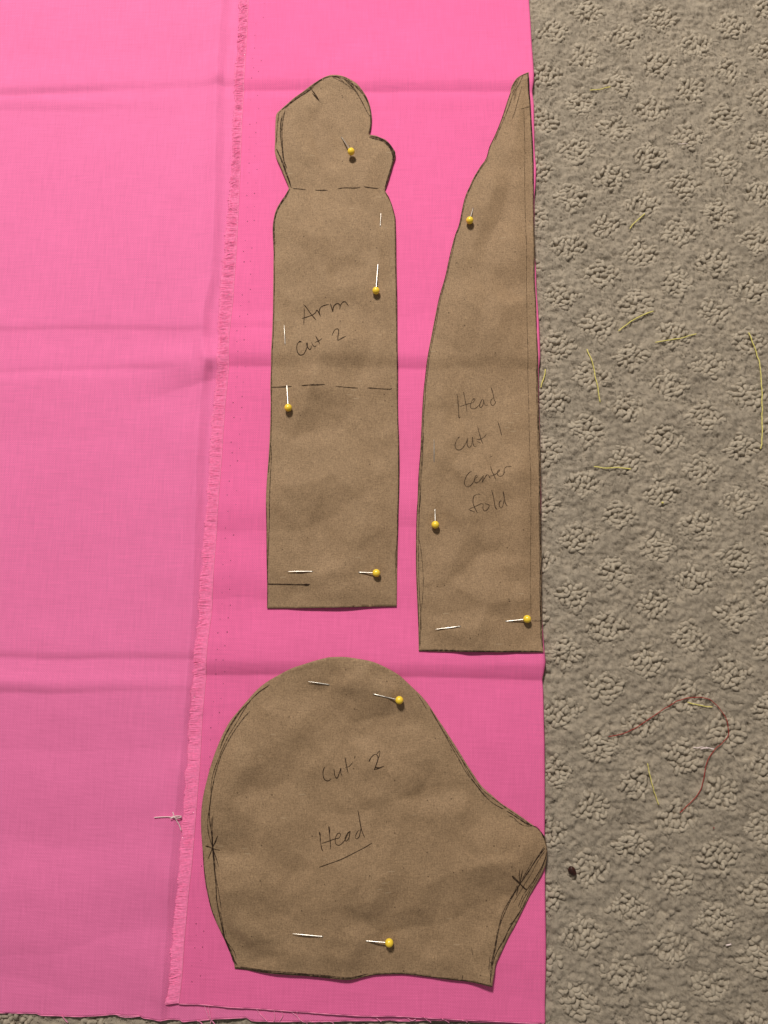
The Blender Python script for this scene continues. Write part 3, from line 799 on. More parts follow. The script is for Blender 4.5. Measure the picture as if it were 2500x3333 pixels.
EDGE_D = edge_distance()
_pu, _pv = np.arange(640, 1800, 3.5), np.arange(230, 3221, 3.5)
PAPER_Z = paper_relief(*np.meshgrid(_pu, _pv))
def paper_z(u, v): return lookup(PAPER_Z, _pu, _pv, np.asarray(u, float), np.asarray(v, float))
ZP = 0.0044
def build_paper(parent, loc, ol):
    n = len(ol)
    # slightly scissor-nibbled edge
    g = 7.5
    u0, v0 = ol.min(0); u1, v1 = ol.max(0)
    gu, gv = np.meshgrid(np.arange(u0, u1, g), np.arange(v0, v1, g)); gu = gu.copy(); gu[1::2] += g / 2
    pts = np.stack([gu.ravel(), gv.ravel()], -1) + rng.normal(0, 0.6, (gu.size, 2))
    # keep interior points well inside
    a = ol; b_ = np.roll(ol, -1, 0)
    inside = np.zeros(len(pts), bool); dmin = np.full(len(pts), 1e9)
    for k in range(n):
        (ax, ay), (bx, by) = a[k], b_[k]
        c = ((ay > pts[:, 1]) != (by > pts[:, 1]))
        if c.any():
            xi = (bx - ax) * (pts[:, 1] - ay) / (by - ay + 1e-12) + ax
            inside ^= c & (pts[:, 0] < xi)
        dmin = np.minimum(dmin, (pts[:, 0] - ax) ** 2 + (pts[:, 1] - ay) ** 2)
    pts = pts[inside & (dmin > 4.0 ** 2)]
    allp = np.vstack([ol, pts])
    res = delaunay_2d_cdt([Vector(p) for p in allp], [(k, (k + 1) % n) for k in range(n)], [], 0, 1e-5)
    rv = np.array([tuple(p) for p in res[0]]); tri = np.array(res[2])
    # drop triangles outside the outline
    c = rv[tri].mean(1); ins = np.zeros(len(c), bool)
    for k in range(n):
        (ax, ay), (bx, by) = a[k], b_[k]
        m = ((ay > c[:, 1]) != (by > c[:, 1]))
        if m.any():
            xi = (bx - ax) * (c[:, 1] - ay) / (by - ay + 1e-12) + ax
            ins ^= m & (c[:, 0] < xi)
    tri = tri[ins]
    x, y = at(rv[:, 0], rv[:, 1], ZP); z = paper_z(rv[:, 0], rv[:, 1])
    top = np.stack([x, y, z], -1)
    p = top[tri]; nz = np.cross(p[:, 1] - p[:, 0], p[:, 2] - p[:, 0])[:, 2]
    tri = np.where((nz < 0)[:, None], tri[:, ::-1], tri)
    N = len(top); bot = top - np.array([0, 0, 0.00016])
    e = np.vstack([tri[:, [0, 1]], tri[:, [1, 2]], tri[:, [2, 0]]])
    key = {(i, j) for i, j in e.tolist()}
    bd = np.array([(i, j) for i, j in key if (j, i) not in key])
    walls = np.stack([bd[:, 0], bd[:, 0] + N, bd[:, 1] + N, bd[:, 1]], 1)
    me = make_mesh("paper", local(np.vstack([top, bot]), loc), walls, np.vstack([tri, tri[:, ::-1] + N]))
    me.polygons.foreach_set("use_smooth", np.concatenate([np.zeros(len(walls), bool), np.ones(2 * len(tri), bool)]))
    return link("paper", me, M_paper, parent)

def ribbon(bag, pts, w, lift=0.00007, taper=True, seed=0, px=3.0):
    p = spline(pts, px); n = len(p)
    if n < 2: return
    t = np.gradient(p, axis=0); t /= np.linalg.norm(t, axis=1)[:, None] + 1e-9
    nn = np.stack([-t[:, 1], t[:, 0]], -1)
    k = np.arange(n)
    ww = w * (0.72 + 0.56 * vn(k / 5.0 + seed * 3.1, k * 0 + 0.5, 90)) / 2
    if taper:
        e = np.minimum(k, n - 1 - k); ww = ww * np.clip(0.45 + 0.2 * e, 0, 1)
    a = p + nn * ww[:, None]; b_ = p - nn * ww[:, None]
    q = np.empty((2 * n, 2)); q[0::2] = a; q[1::2] = b_
    x, y = at(q[:, 0], q[:, 1], ZP); z = np.repeat(np.maximum(paper_z(a[:, 0], a[:, 1]), paper_z(b_[:, 0], b_[:, 1])), 2) + lift
    i = np.arange(n - 1) * 2
    bag.add(np.stack([x, y, z], -1), np.stack([i, i + 1, i + 3, i + 2], 1))

def nearest(ol, p): return int(np.argmin(((ol - np.array(p)) ** 2).sum(1)))

def edge_line(bag, ol, p0, p1, off, w, wob=1.0, seed=0):
    """pen line following the cut edge from p0 to p1 (in outline order), `off` px inside it"""
    n = len(ol); i, j = nearest(ol, p0), nearest(ol, p1)
    if j <= i: j += n
    idx = np.arange(i, j + 1) % n; p = ol[idx]
    if len(p) < 3: return
    area = 0.5 * np.sum(ol[:, 0] * np.roll(ol[:, 1], -1) - np.roll(ol[:, 0], -1) * ol[:, 1])
    t = np.gradient(p, axis=0)
    kk_ = np.ones(5) / 5
    t = np.stack([np.convolve(np.pad(t[:, c], 2, mode='edge'), kk_, 'valid') for c in (0, 1)], -1)
    t /= np.linalg.norm(t, axis=1)[:, None] + 1e-9
    nn = np.stack([-t[:, 1], t[:, 0]], -1) * (1 if area > 0 else -1)
    k = np.arange(len(p))
    w = w * 0.8
    o = off + wob * 2.2 * (vn(k / 9.0 + seed * 7.3, k * 0 + seed, 95) - 0.5)
    ribbon(bag, (p + nn * np.maximum(o, w * 0.5)[:, None])[::2], w, seed=seed, px=5.0, lift=0.00006 + 0.000006 * (seed % 5))

def ink_part(parent, loc, name, strokes, mat, label=None, edges=(), ol=None):
    b = Bag(); sd = random.randint(1, 900)
    for st_ in strokes:
        ribbon(b, st_[0], st_[1] * (0.78 if mat in (M_ink, M_soft) else 0.72), seed=sd, lift=0.00008 + 0.000008 * (sd % 4)); sd += 1
    for e in edges:
        edge_line(b, ol, *e, seed=sd); sd += 1
    o = link(name, b.mesh(name, loc), mat, parent)
    if label: o["label"] = label
    return o

def blob(bag_pts, w): return (bag_pts, w)

# ---- arm pattern
def mid(ol):
    c = ol.mean(0); x, y = at(c[0], c[1], ZP); return (float(x), float(y), ZU0 * MM)
olA = outline(ARM); lA = mid(olA)
arm = empty("pattern_piece", lA, category="pattern piece", group="brown paper sewing pattern pieces",
            label="long brown paper arm pattern with a thumbed hand end, pinned beside the frayed selvage")
build_paper(arm, lA, olA)
zA = lambda pts: Z(940, 950, 7.541, pts)
ink_part(arm, lA, "handwriting", [
    (zA([(360, 310), (430, 380), (560, 555), (670, 685)]), 4.4), (zA([(378, 390), (380, 520), (372, 700), (370, 820)]), 3.0),
    (zA([(320, 655), (470, 600), (600, 540), (660, 490), (685, 432), (720, 480), (785, 600)]), 3.8),
    (zA([(770, 560), (745, 470), (770, 390), (820, 345), (900, 320), (985, 300)]), 3.8),
    (zA([(1020, 280), (1050, 380), (1080, 480), (1085, 400), (1110, 330), (1160, 280), (1210, 270), (1250, 300), (1255, 350), (1245, 408)]), 3.8),
    (zA([(1250, 330), (1290, 270), (1340, 225), (1390, 225), (1430, 275), (1465, 330)]), 3.6)], M_ink, "handwritten word Arm")
ink_part(arm, lA, "handwriting", [
    (zA([(325, 1265), (290, 1245), (245, 1280), (215, 1340), (208, 1420), (225, 1510), (270, 1570), (320, 1582), (380, 1560), (430, 1480), (465, 1390), (475, 1330), (460, 1290), (452, 1330), (480, 1410), (530, 1465), (555, 1440), (575, 1370)]), 3.4),
    (zA([(255, 1275), (285, 1255), (325, 1268)]), 8), (zA([(570, 1285), (600, 1350), (640, 1395), (670, 1400), (690, 1355)]), 3.4),
    (zA([(665, 1110), (710, 1200), (780, 1335)]), 4), (zA([(660, 1288), (740, 1255), (800, 1210), (832, 1175)]), 3.8),
    (zA([(1070, 1115), (1090, 1050), (1130, 970), (1180, 930), (1220, 945), (1230, 1010), (1218, 1120), (1210, 1248)]), 3.8), (zA([(1210, 1248), (1290, 1200), (1405, 1130)]), 4)], M_ink, "handwritten words Cut 2")
zH = lambda pts: Z(880, 230, 3.95, pts)
zL = lambda pts: Z(800, 850, 2.765, pts)
ink_part(arm, lA, "dashed_line", [(zH([(290, 1510), (370, 1515), (460, 1522)]), 3.8), (zH([(570, 1518), (640, 1522), (735, 1525)]), 4.4), (zH([(860, 1520), (960, 1512), (1070, 1520), (1160, 1518)]), 3.6), (zH([(1200, 1510), (1300, 1515), (1390, 1512)]), 4)], M_ink, "dashed wrist line")
ink_part(arm, lA, "dashed_line", [(zL([(230, 1132), (270, 1132), (340, 1133), (418, 1134)]), 4.4), (zL([(505, 1133), (620, 1133), (718, 1127)]), 4.4), (zL([(815, 1137), (920, 1137), (1010, 1138)]), 3.6), (zL([(1095, 1138), (1200, 1147), (1300, 1150), (1312, 1140)]), 3.6)], M_ink, "dashed elbow line")
zB = lambda pts: Z(800, 1450, 2.765, pts)
ink_part(arm, lA, "pen_tick", [(zB([(190, 1247), (380, 1250), (540, 1253), (578, 1250)]), 5), (zB([(525, 1252), (550, 1254), (570, 1253)]), 11)], M_ink)
ink_part(arm, lA, "pen_tick", [(zH([(530, 235), (580, 310), (630, 400)]), 5), (zH([(540, 285), (590, 350), (630, 395)]), 5)], M_ink)
hand = [([(190, 510), (160, 650), (150, 800), (155, 950), (165, 1050), (180, 1170), (215, 1250)], 4.5), ([(150, 570), (130, 700), (130, 830), (150, 1000), (170, 1150), (210, 1260)], 4.5), ([(110, 540), (90, 700), (80, 850), (72, 950)], 4.5),
        ([(170, 540), (140, 660), (140, 800)], 3), ([(78, 1000), (130, 1120), (180, 1260), (230, 1380), (265, 1490)], 6.5), ([(85, 1020), (160, 1180), (205, 1300)], 6), ([(195, 1320), (220, 1370), (270, 1500)], 5), ([(195, 1325), (222, 1320)], 8),
        ([(190, 480), (260, 420), (400, 310), (520, 220), (600, 160), (690, 110), (780, 88)], 5.5), ([(165, 490), (300, 368), (450, 250), (600, 152), (700, 106)], 4), ([(110, 535), (200, 455), (300, 385), (440, 290), (560, 205)], 3.5), ([(660, 135), (690, 125)], 6),
        ([(780, 88), (880, 112), (960, 182)], 3.5), ([(800, 85), (950, 125), (1050, 185), (1150, 235), (1220, 325), (1270, 450), (1297, 560)], 4), ([(950, 130), (1050, 220), (1130, 320), (1190, 420), (1240, 520), (1280, 580)], 3.5),
        ([(1000, 160), (1100, 260), (1180, 400), (1250, 540)], 3), ([(1040, 150), (1072, 215), (1045, 212)], 2.6), ([(740, 92), (850, 88), (960, 110), (1040, 160)], 3.5), ([(800, 100), (900, 150), (990, 200), (1120, 280)], 2.8),
        ([(1090, 205), (1170, 275), (1230, 365), (1278, 480), (1294, 600), (1290, 700), (1268, 815)], 4.5), ([(1280, 560), (1292, 640), (1285, 720), (1265, 800)], 4),
        ([(1275, 832), (1350, 845), (1440, 875), (1520, 935), (1578, 1012), (1597, 1052), (1588, 1130), (1558, 1230), (1518, 1370), (1475, 1500)], 6.5), ([(1270, 850), (1400, 880), (1490, 930), (1550, 1010), (1580, 1100), (1570, 1180)], 4.5),
        ([(1300, 862), (1420, 895), (1500, 950), (1545, 1000)], 3), ([(1400, 868), (1500, 925), (1570, 1020), (1588, 1090)], 6), ([(1310, 875), (1340, 842)], 3), ([(1520, 985), (1550, 1000)], 3), ([(1540, 1000), (1575, 1100), (1575, 1180)], 4), ([(1545, 1250), (1500, 1400), (1478, 1490)], 4),
        ([(250, 1515), (200, 1590), (140, 1680)], 4)]
ink_part(arm, lA, "hand_outline", [(zH(p), w) for p, w in hand], M_pencil)
ink_part(arm, lA, "edge_outline", [
    (zB([(228, 0), (228, 120), (218, 400), (210, 700), (200, 1000), (193, 1230)]), 3.6), (zB([(1372, 0), (1374, 300), (1370, 600), (1364, 850), (1346, 980), (1348, 1100), (1353, 1220)]), 2.6), (zB([(1364, 800), (1358, 940), (1355, 1100)]), 3.4)],
    M_pencil, None, [((1252, 618), (1288, 721), 2.4, 3.4), ((1286, 700), (1295, 1739), 2.2, 3.4), ((870, 1540), (890, 850), 3.2, 3.4), ((890, 850), (939, 613), 2.6, 4.2), ((898, 682), (939, 613), 6, 3.2), ((868, 1975), (866, 1631), 1.6, 3), ((888, 800), (930, 632), 5, 3.0)], olA)

# ---- long tapered head-centre pattern
olC = outline(LONG); lC = mid(olC)
longp = empty("pattern_piece", lC, category="pattern piece", group="brown paper sewing pattern pieces",
              label="long brown paper pattern tapering to a point, laid along the fabric's folded edge")
build_paper(longp, lC, olC)
zC = lambda pts: Z(1460, 1240, 7.541, pts)
ink_part(longp, lC, "handwriting", [
    (zC([(205, 305), (225, 380), (245, 600), (258, 850), (270, 890), (300, 850)]), 3.6), (zC([(205, 305), (222, 370)]), 4.8), (zC([(375, 240), (400, 380), (435, 560), (462, 735)]), 3.4),
    (zC([(280, 610), (420, 560), (560, 520), (620, 490), (655, 440), (640, 405), (600, 430), (560, 520), (545, 600), (560, 640), (620, 658), (680, 640), (770, 550), (820, 450), (850, 415)]), 3.0), (zC([(615, 440), (640, 408)]), 5.5),
    (zC([(850, 415), (815, 450), (780, 550), (775, 610), (800, 628), (840, 590), (870, 500), (870, 430), (885, 500), (900, 555), (940, 570), (985, 565)]), 3.0),
    (zC([(1050, 115), (1090, 240), (1130, 420), (1140, 470)]), 3.4), (zC([(1110, 395), (1065, 420), (1045, 490), (1055, 545), (1095, 580), (1140, 545), (1165, 490), (1140, 450)]), 3.2)], M_soft, "handwritten word Head")
ink_part(longp, lC, "handwriting", [
    (zC([(270, 1385), (230, 1420), (180, 1500), (155, 1590), (175, 1670), (230, 1705), (290, 1695), (350, 1645), (430, 1520), (470, 1410)]), 3.4), (zC([(225, 1415), (270, 1385)]), 5.5),
    (zC([(465, 1420), (455, 1500), (460, 1590), (510, 1638), (550, 1600), (580, 1500), (585, 1370), (600, 1480), (610, 1570), (650, 1610), (695, 1590)]), 3.2),
    (zC([(725, 1105), (750, 1240), (800, 1410), (845, 1535)]), 3.8), (zC([(690, 1435), (800, 1415), (880, 1360), (930, 1300)]), 3.6), (zC([(700, 1470), (760, 1500), (805, 1520)]), 3.2),
    (zC([(1210, 985), (1250, 1110), (1290, 1260), (1315, 1350)]), 3.4), (Z(1300, 900, 3.16, [(920, 1865), (960, 1845)]), 2.6)], M_soft, "handwritten words cut 1")
zD = lambda pts: Z(1480, 1490, 7.541, pts)
ink_part(longp, lC, "handwriting", [
    (zD([(405, 355), (350, 385), (280, 470), (235, 590), (235, 650), (265, 710), (320, 722), (380, 695), (440, 630), (490, 540), (540, 490), (520, 460), (490, 490), (470, 570), (490, 625), (530, 632), (590, 600), (650, 520), (690, 460)]), 3.4),
    (zD([(690, 460), (680, 530), (660, 625), (700, 560), (760, 460), (800, 440), (830, 490), (860, 530), (840, 480)]), 3.4),
    (zD([(820, 478), (900, 465), (990, 425), (1060, 370), (1100, 320), (1070, 315), (1035, 370), (1035, 430), (1080, 478), (1140, 470), (1185, 420), (1210, 330)]), 3.2),
    (zD([(870, 215), (900, 340), (945, 450), (1000, 575)]), 3.6), (zD([(1225, 370), (1195, 400), (1200, 320), (1220, 270), (1260, 240), (1385, 230)]), 3.2)], M_soft, "handwritten word center")
ink_part(longp, lC, "handwriting", [
    (zD([(625, 930), (590, 905), (530, 915), (465, 960), (442, 1060), (455, 1160), (490, 1250), (550, 1365)]), 3.6),
    (zD([(490, 1345), (400, 1310), (345, 1275), (420, 1240), (520, 1195), (620, 1145), (670, 1135), (690, 1170), (685, 1250), (715, 1310), (760, 1305), (815, 1255), (840, 1180), (800, 1155), (740, 1135)]), 3.4),
    (zD([(885, 805), (920, 900), (960, 1080), (985, 1220), (1035, 1282)]), 3.8), (zD([(1170, 825), (1200, 960), (1230, 1110), (1280, 1195)]), 4.0),
    (zD([(1150, 1075), (1115, 1070), (1085, 1120), (1090, 1200), (1125, 1240), (1160, 1215), (1185, 1150), (1200, 1050)]), 3.4)], M_soft, "handwritten word fold")
zT = lambda pts: Z(1600, 220, 9.217, pts)
ink_part(longp, lC, "tip_outline", [
    (zT([(950, 250), (900, 370), (820, 530), (700, 710), (600, 930), (540, 1120), (470, 1300), (400, 1480), (300, 1700), (190, 1950), (90, 2190)]), 3.4), (zT([(830, 340), (760, 500), (690, 640), (610, 780)]), 3.2), (zT([(780, 380), (700, 520), (640, 640)]), 2.8),
    (zT([(900, 600), (850, 780), (790, 1000), (720, 1260), (670, 1430), (610, 1570)]), 3.0), (zT([(760, 640), (720, 820), (690, 1000)]), 2.0), (zT([(720, 700), (680, 900), (660, 1080)]), 2.0)], M_pencil, None,
    [((1719, 243), (1661, 301), 2.2, 3.4)], olC)
ink_part(longp, lC, "fold_line", [(zT([(860, 1295), (950, 1260), (1060, 1210), (1145, 1190)]), 5), ([(1704, 358), (1708, 485), (1708, 611), (1711, 738), (1716, 1027), (1722, 1300), (1724, 1438), (1727, 1658), (1726, 1785), (1727, 1911), (1729, 2002)], 2.8),
    ([(1731, 2018), (1766, 2021)], 3.2), ([(1731, 2022), (1764, 2024)], 2.6)], M_faint, "thin pen line running parallel to the folded edge")
ink_part(longp, lC, "edge_outline", [(Z(1300, 1500, 3.16, [(205, 800), (230, 980), (245, 1180), (240, 1400), (220, 1600), (215, 1900)]), 2.6), (Z(1300, 1500, 3.16, [(1330, 1520), (1345, 1524)]), 4), (Z(1300, 1500, 3.16, [(1122, 1450), (1135, 1446)]), 5)], M_pencil, None,
    [((1660, 302), (1363, 2110), 1.8, 3.4), ((1586, 504), (1449, 900), 5, 2.6), ((1449, 900), (1356, 1674), 6.5, 2.6), ((1371, 1406), (1362, 2054), 9, 2.6), ((1365, 2119), (1764, 2123), 2.6, 4.6), ((1400, 2120), (1764, 2123), 4.5, 2.6),
     ((1768, 2110), (1749, 1077), 2.4, 4.0), ((1766, 2080), (1753, 1185), 6, 2.8), ((1749, 1077), (1720, 250), 2.0, 3.4), ((1726, 327), (1719, 246), 2.6, 6.5), ((1738, 600), (1722, 290), 2.4, 4.6)], olC)

# ---- big head pattern
olH = outline(HEAD); lH = mid(olH)
headp = empty("pattern_piece", lH, category="pattern piece", group="brown paper sewing pattern pieces",
              label="wide rounded brown paper head pattern with a pointed snout, pinned at the bottom")
build_paper(headp, lH, olH)
zE = lambda pts: Z(1020, 2420, 5.395, pts)
ink_part(headp, lH, "handwriting", [
    (zE([(205, 405), (175, 470), (170, 550), (195, 630), (245, 658), (285, 645), (310, 620)]), 3.6), (zE([(365, 440), (375, 540), (400, 600), (425, 600), (455, 520), (485, 430), (485, 510), (510, 570)]), 3.6), (zE([(400, 600), (425, 600)]), 5),
    (zE([(555, 240), (575, 350), (600, 470), (615, 520)]), 3.6), (zE([(560, 415), (630, 400), (690, 330)]), 3.6), (zE([(718, 270), (728, 235), (735, 215)]), 4.0),
    (zE([(980, 300), (1000, 260), (1050, 200), (1100, 185), (1135, 220), (1130, 290), (1100, 370), (1075, 445), (1090, 408), (1170, 405), (1240, 382)]), 3.6), (zE([(980, 305), (1000, 262)]), 6.5), (zE([(1075, 445), (1160, 415), (1240, 385)]), 4.2), (zE([(1110, 185), (1165, 125), (1165, 190), (1140, 260)]), 3.0)],
    M_ink, "handwritten words cut 2")
ink_part(headp, lH, "handwriting", [
    (zE([(105, 1550), (120, 1640), (130, 1740), (145, 1830), (175, 1885)]), 3.8), (zE([(105, 1550), (122, 1635)]), 6), (zE([(265, 1445), (285, 1560), (300, 1700), (312, 1840)]), 3.8), (zE([(282, 1450), (294, 1560)]), 4),
    (zE([(150, 1750), (260, 1710), (380, 1660), (450, 1640), (485, 1590), (460, 1555), (420, 1580), (390, 1660), (395, 1730), (440, 1765), (500, 1740), (560, 1670), (610, 1570), (650, 1515)]), 3.4),
    (zE([(650, 1515), (600, 1560), (565, 1640), (570, 1685), (600, 1680), (640, 1600), (650, 1520), (635, 1610), (630, 1695)]), 3.4), (zE([(785, 1165), (810, 1300), (840, 1460), (870, 1550), (905, 1630)]), 4),
    (zE([(820, 1495), (780, 1530), (745, 1600), (745, 1640), (775, 1648), (810, 1610), (830, 1520), (840, 1450)]), 3.4), (zE([(588, 1440), (597, 1440)]), 5),
    (zE([(105, 2155), (240, 2100), (420, 2030), (600, 1950), (760, 1870), (900, 1800), (1035, 1720)]), 3.8)], M_ink, "handwritten word Head, underlined")
zS = lambda pts: Z(640, 2230, 3.688, pts); zS2 = lambda pts: Z(640, 2700, 4.608, pts)
ink_part(headp, lH, "edge_outline", [
    (zS([(870, 0), (720, 110), (640, 190), (560, 310), (470, 470), (390, 600), (330, 730), (270, 880), (210, 1050), (185, 1200), (185, 1330), (160, 1480), (140, 1640), (145, 1780), (190, 1960)]), 3.6),
    (zS([(640, 195), (545, 290), (435, 450), (345, 610), (285, 760)]), 4.4), (zS([(560, 260), (460, 390), (370, 545), (300, 700)]), 3.2), (zS([(640, 315), (560, 400), (430, 590), (340, 760), (280, 900), (230, 1080), (200, 1230), (180, 1350), (165, 1500), (165, 1620), (185, 1800), (195, 1960), (215, 2130), (240, 2212)]), 4.4),
    (zS([(205, 1550), (195, 1800), (190, 1950), (200, 2080), (220, 2212)]), 3.4), (zS([(185, 1580), (185, 1800), (190, 1960), (235, 2090), (265, 2180)]), 3.8), (zS([(870, 5), (760, 70), (660, 165)]), 3),
    (zS2([(230, 0), (235, 280), (245, 430), (280, 700), (300, 900), (310, 1060), (340, 1250), (400, 1560), (440, 1700), (545, 2010)]), 4.4), (zS2([(250, 300), (270, 560), (290, 700), (330, 870), (360, 1040), (378, 1190)]), 3.2),
    (zS2([(240, 300), (265, 560), (300, 800), (305, 1000), (330, 1200), (370, 1400), (410, 1600)]), 3.6), (zS2([(350, 1210), (380, 1340), (400, 1500), (420, 1650)]), 3), (zS2([(440, 1690), (520, 1800), (565, 1880), (582, 1950)]), 2.8), (zS2([(425, 1490), (440, 1620)]), 2.6), (zS2([(505, 1810), (535, 1880)]), 2.6),
    (zS2([(560, 1990), (600, 2060)]), 5), (zS2([(105, 510), (108, 550)]), 5)],
    M_pencil, None, [((762, 3150), (717, 3033), 3.0, 5.0), ((756, 3125), (726, 3055), 6, 3.4), ((701, 2998), (658, 2765), 1.8, 3.4), ((663, 2592), (655, 2703), 1.8, 2.6)] [0:3], olH)
ink_part(headp, lH, "cross_mark", [(zS([(95, 1935), (130, 1940), (190, 1965), (275, 1990)]), 4), (zS([(105, 1936), (140, 1942)]), 8), (zS([(260, 1800), (200, 1930), (130, 2100)]), 3.6), (zS([(240, 1860), (215, 1915)]), 3)], M_ink, "starred cross mark at the left seam")
zN = lambda pts: Z(1580, 2640, 3.814, pts); zR = lambda pts: Z(1200, 2080, 2.44, pts)
ink_part(headp, lH, "cross_mark", [(zN([(325, 790), (380, 850), (430, 900)]), 9), (zN([(425, 895), (490, 965), (520, 975)]), 6), (zN([(420, 710), (415, 800), (430, 900)]), 3.4), (zN([(455, 720), (440, 800), (430, 890)]), 3.4), (zN([(360, 720), (372, 735)]), 2.5)], M_ink, "thick cross mark below the snout")
ink_part(headp, lH, "snout_outline", [
    (zN([(600, 192), (650, 214), (706, 284), (740, 354), (759, 422), (763, 490)]), 5), (zN([(705, 282), (740, 352), (760, 425)]), 8), (zN([(590, 188), (630, 200)]), 8),
    (zN([(290, 60), (350, 85), (400, 135), (460, 175), (520, 188), (600, 190)]), 3.2), (zN([(265, 3), (400, 82), (500, 146), (600, 192)]), 4), (zN([(300, 20), (420, 104), (520, 168), (600, 190)]), 3.4),
    (zN([(750, 450), (680, 540), (620, 610), (540, 730), (440, 880), (370, 1000), (290, 1130), (220, 1260), (180, 1400), (140, 1560), (110, 1720), (75, 1890), (60, 2000), (55, 2110)]), 4.6),
    (zN([(735, 440), (640, 580), (560, 700), (430, 900), (350, 1050), (270, 1200), (190, 1400), (150, 1560), (120, 1720), (90, 1880), (70, 2050)]), 4.2), (zN([(740, 500), (640, 640), (560, 790), (480, 920), (420, 1030), (350, 1140)]), 3), (zN([(590, 600), (520, 720), (450, 840)]), 3), (zN([(410, 930), (385, 1060)]), 4),
    (zN([(395, 920), (360, 1020), (300, 1110)]), 6), (zN([(768, 500), (738, 620), (676, 740), (596, 870), (526, 970), (466, 1060), (410, 1190)]), 3.6), (zN([(762, 540), (698, 700), (616, 850), (536, 1000), (470, 1110), (430, 1210)]), 3.6), (zN([(735, 650), (634, 860), (552, 1010), (474, 1180), (398, 1310), (300, 1420)]), 3.6),
    (zN([(460, 1200), (356, 1370), (288, 1490), (228, 1620), (170, 1700)]), 3.6), (zN([(420, 1260), (308, 1440), (238, 1580), (160, 1720), (108, 1830)]), 3.6), (zN([(200, 1640), (130, 1780), (95, 1900)]), 3), (zN([(60, 1780), (45, 1900), (42, 2000)]), 2.8),
    (zR([(380, 428), (430, 505), (460, 560)]), 2.4), (zR([(490, 556), (566, 692), (644, 830), (716, 955), (776, 1062), (856, 1164), (916, 1242), (990, 1308), (1070, 1352)]), 3.6), (zR([(505, 580), (596, 734), (696, 890), (786, 1030), (896, 1190), (1006, 1280), (1096, 1346), (1290, 1478)]), 3.6), (zR([(740, 960), (800, 1080), (880, 1190), (950, 1270)]), 2.6),
    (zR([(1040, 1338), (1072, 1353)]), 6)], M_pencil)
ink_part(headp, lH, "bottom_outline", [(Z(1180, 2650, 2.44, [(798, 1275), (790, 1318)]), 4), (Z(1180, 2650, 2.44, [(865, 1060), (880, 1140)]), 2.2)], M_pencil, None,
    [((1598, 3206), (1336, 3175), 2.4, 3.8), ((1336, 3175), (1180, 3182), 2.2, 4.0), ((1180, 3182), (762, 3158), 5, 5.0), ((1200, 3180), (780, 3160), 8, 3.6), ((1074, 3184), (764, 3158), 2.5, 4.2)], olH)

# ------------------------------------------------------------------ pins
def ball_mesh(r):
    b = Bag(); nu, nvv = 28, 16
    th = np.linspace(0, math.pi, nvv); ph = np.arange(nu) / nu * 2 * math.pi
    P = np.stack([np.outer(np.sin(th), np.cos(ph)), np.outer(np.sin(th), np.sin(ph)), np.outer(np.cos(th), np.ones(nu))], -1) * r
    i = np.arange(nvv - 1)[:, None] * nu; k = np.arange(nu)[None]; k2 = (k + 1) % nu
    b.add(P.reshape(-1, 3), np.stack([i + k, i + nu + k, i + nu + k2, i + k2], -1).reshape(-1, 4))
    return b.mesh("pin_head")
BALL = ball_mesh(2.08 * MM); BALL.materials.append(M_head)
for hd, a, b_, tp, hz, lb in PINS:
    pz = lambda p: float(paper_z(np.array(float(p[0])), np.array(float(p[1]))))
    P3 = lambda p, z: np.array([*[float(c) for c in at(p[0], p[1], z)], z])
    zh = pz(hd) + hz * MM
    loc = P3(hd, zh)
    pin = empty("pin", (loc[0], loc[1], pz(hd)), category="pin", label=lb, group="yellow ball-headed sewing pins")
    ho = link("pin_head", BALL, None, pin); ho.location = (0, 0, hz * MM)
    A = P3(a, pz(a) + 0.0002)
    if b_ is None:
        dirv = (A - loc); dirv /= np.linalg.norm(dirv)
        path = [loc, A, A + dirv * 0.006, A + dirv * 0.014 + np.array([0, 0, 0.002])]
        path[2][2] = max(path[2][2], A[2] - 0.0012); path[3][2] = path[2][2] - 0.0002
    else:
        B = P3(b_, pz(b_) + 0.0002); Tt = P3(tp, pz(tp) + 0.0011)
        m1 = A * 0.72 + B * 0.28; m2 = A * 0.28 + B * 0.72; m1[2] = min(A[2], B[2]) - 0.0005; m2[2] = m1[2]
        path = [loc, A * 0.35 + loc * 0.65, A, m1, m2, B, B * 0.5 + Tt * 0.5, Tt]
        path[6][2] += 0.0001
    path = spline(path, 0.0006)
    for _ in range(3): path[1:-1] = (path[:-2] + 2 * path[1:-1] + path[2:]) / 4
    pu, pv = to_px(path[:, 0], path[:, 1], path[:, 2])
    e = b_ if b_ is not None else (2 * a[0] - hd[0], 2 * a[1] - hd[1])
    ss = ((pu - a[0]) * (e[0] - a[0]) + (pv - a[1]) * (e[1] - a[1])) / ((e[0] - a[0]) ** 2 + (e[1] - a[1]) ** 2)
    under = (ss > 0.03) & ((ss < 0.97) if b_ is not None else (ss < 99))
    dip = np.where(under, 1.0, 0.0); pzv = paper_z(pu, pv)
    path[:, 2] = np.where(under, np.minimum(path[:, 2], pzv - 0.0006), np.maximum(path[:, 2], pzv + 0.00018))
    r = np.full(len(path), 0.00031); ntp = 10
    r[-ntp:] = np.linspace(0.00031, 0.00007, ntp)
    bg_ = Bag(); bg_.add(*tube(path, r, 10))
    link("pin_shaft", bg_.mesh("pin_shaft", (loc[0], loc[1], pz(hd))), M_steel, pin)

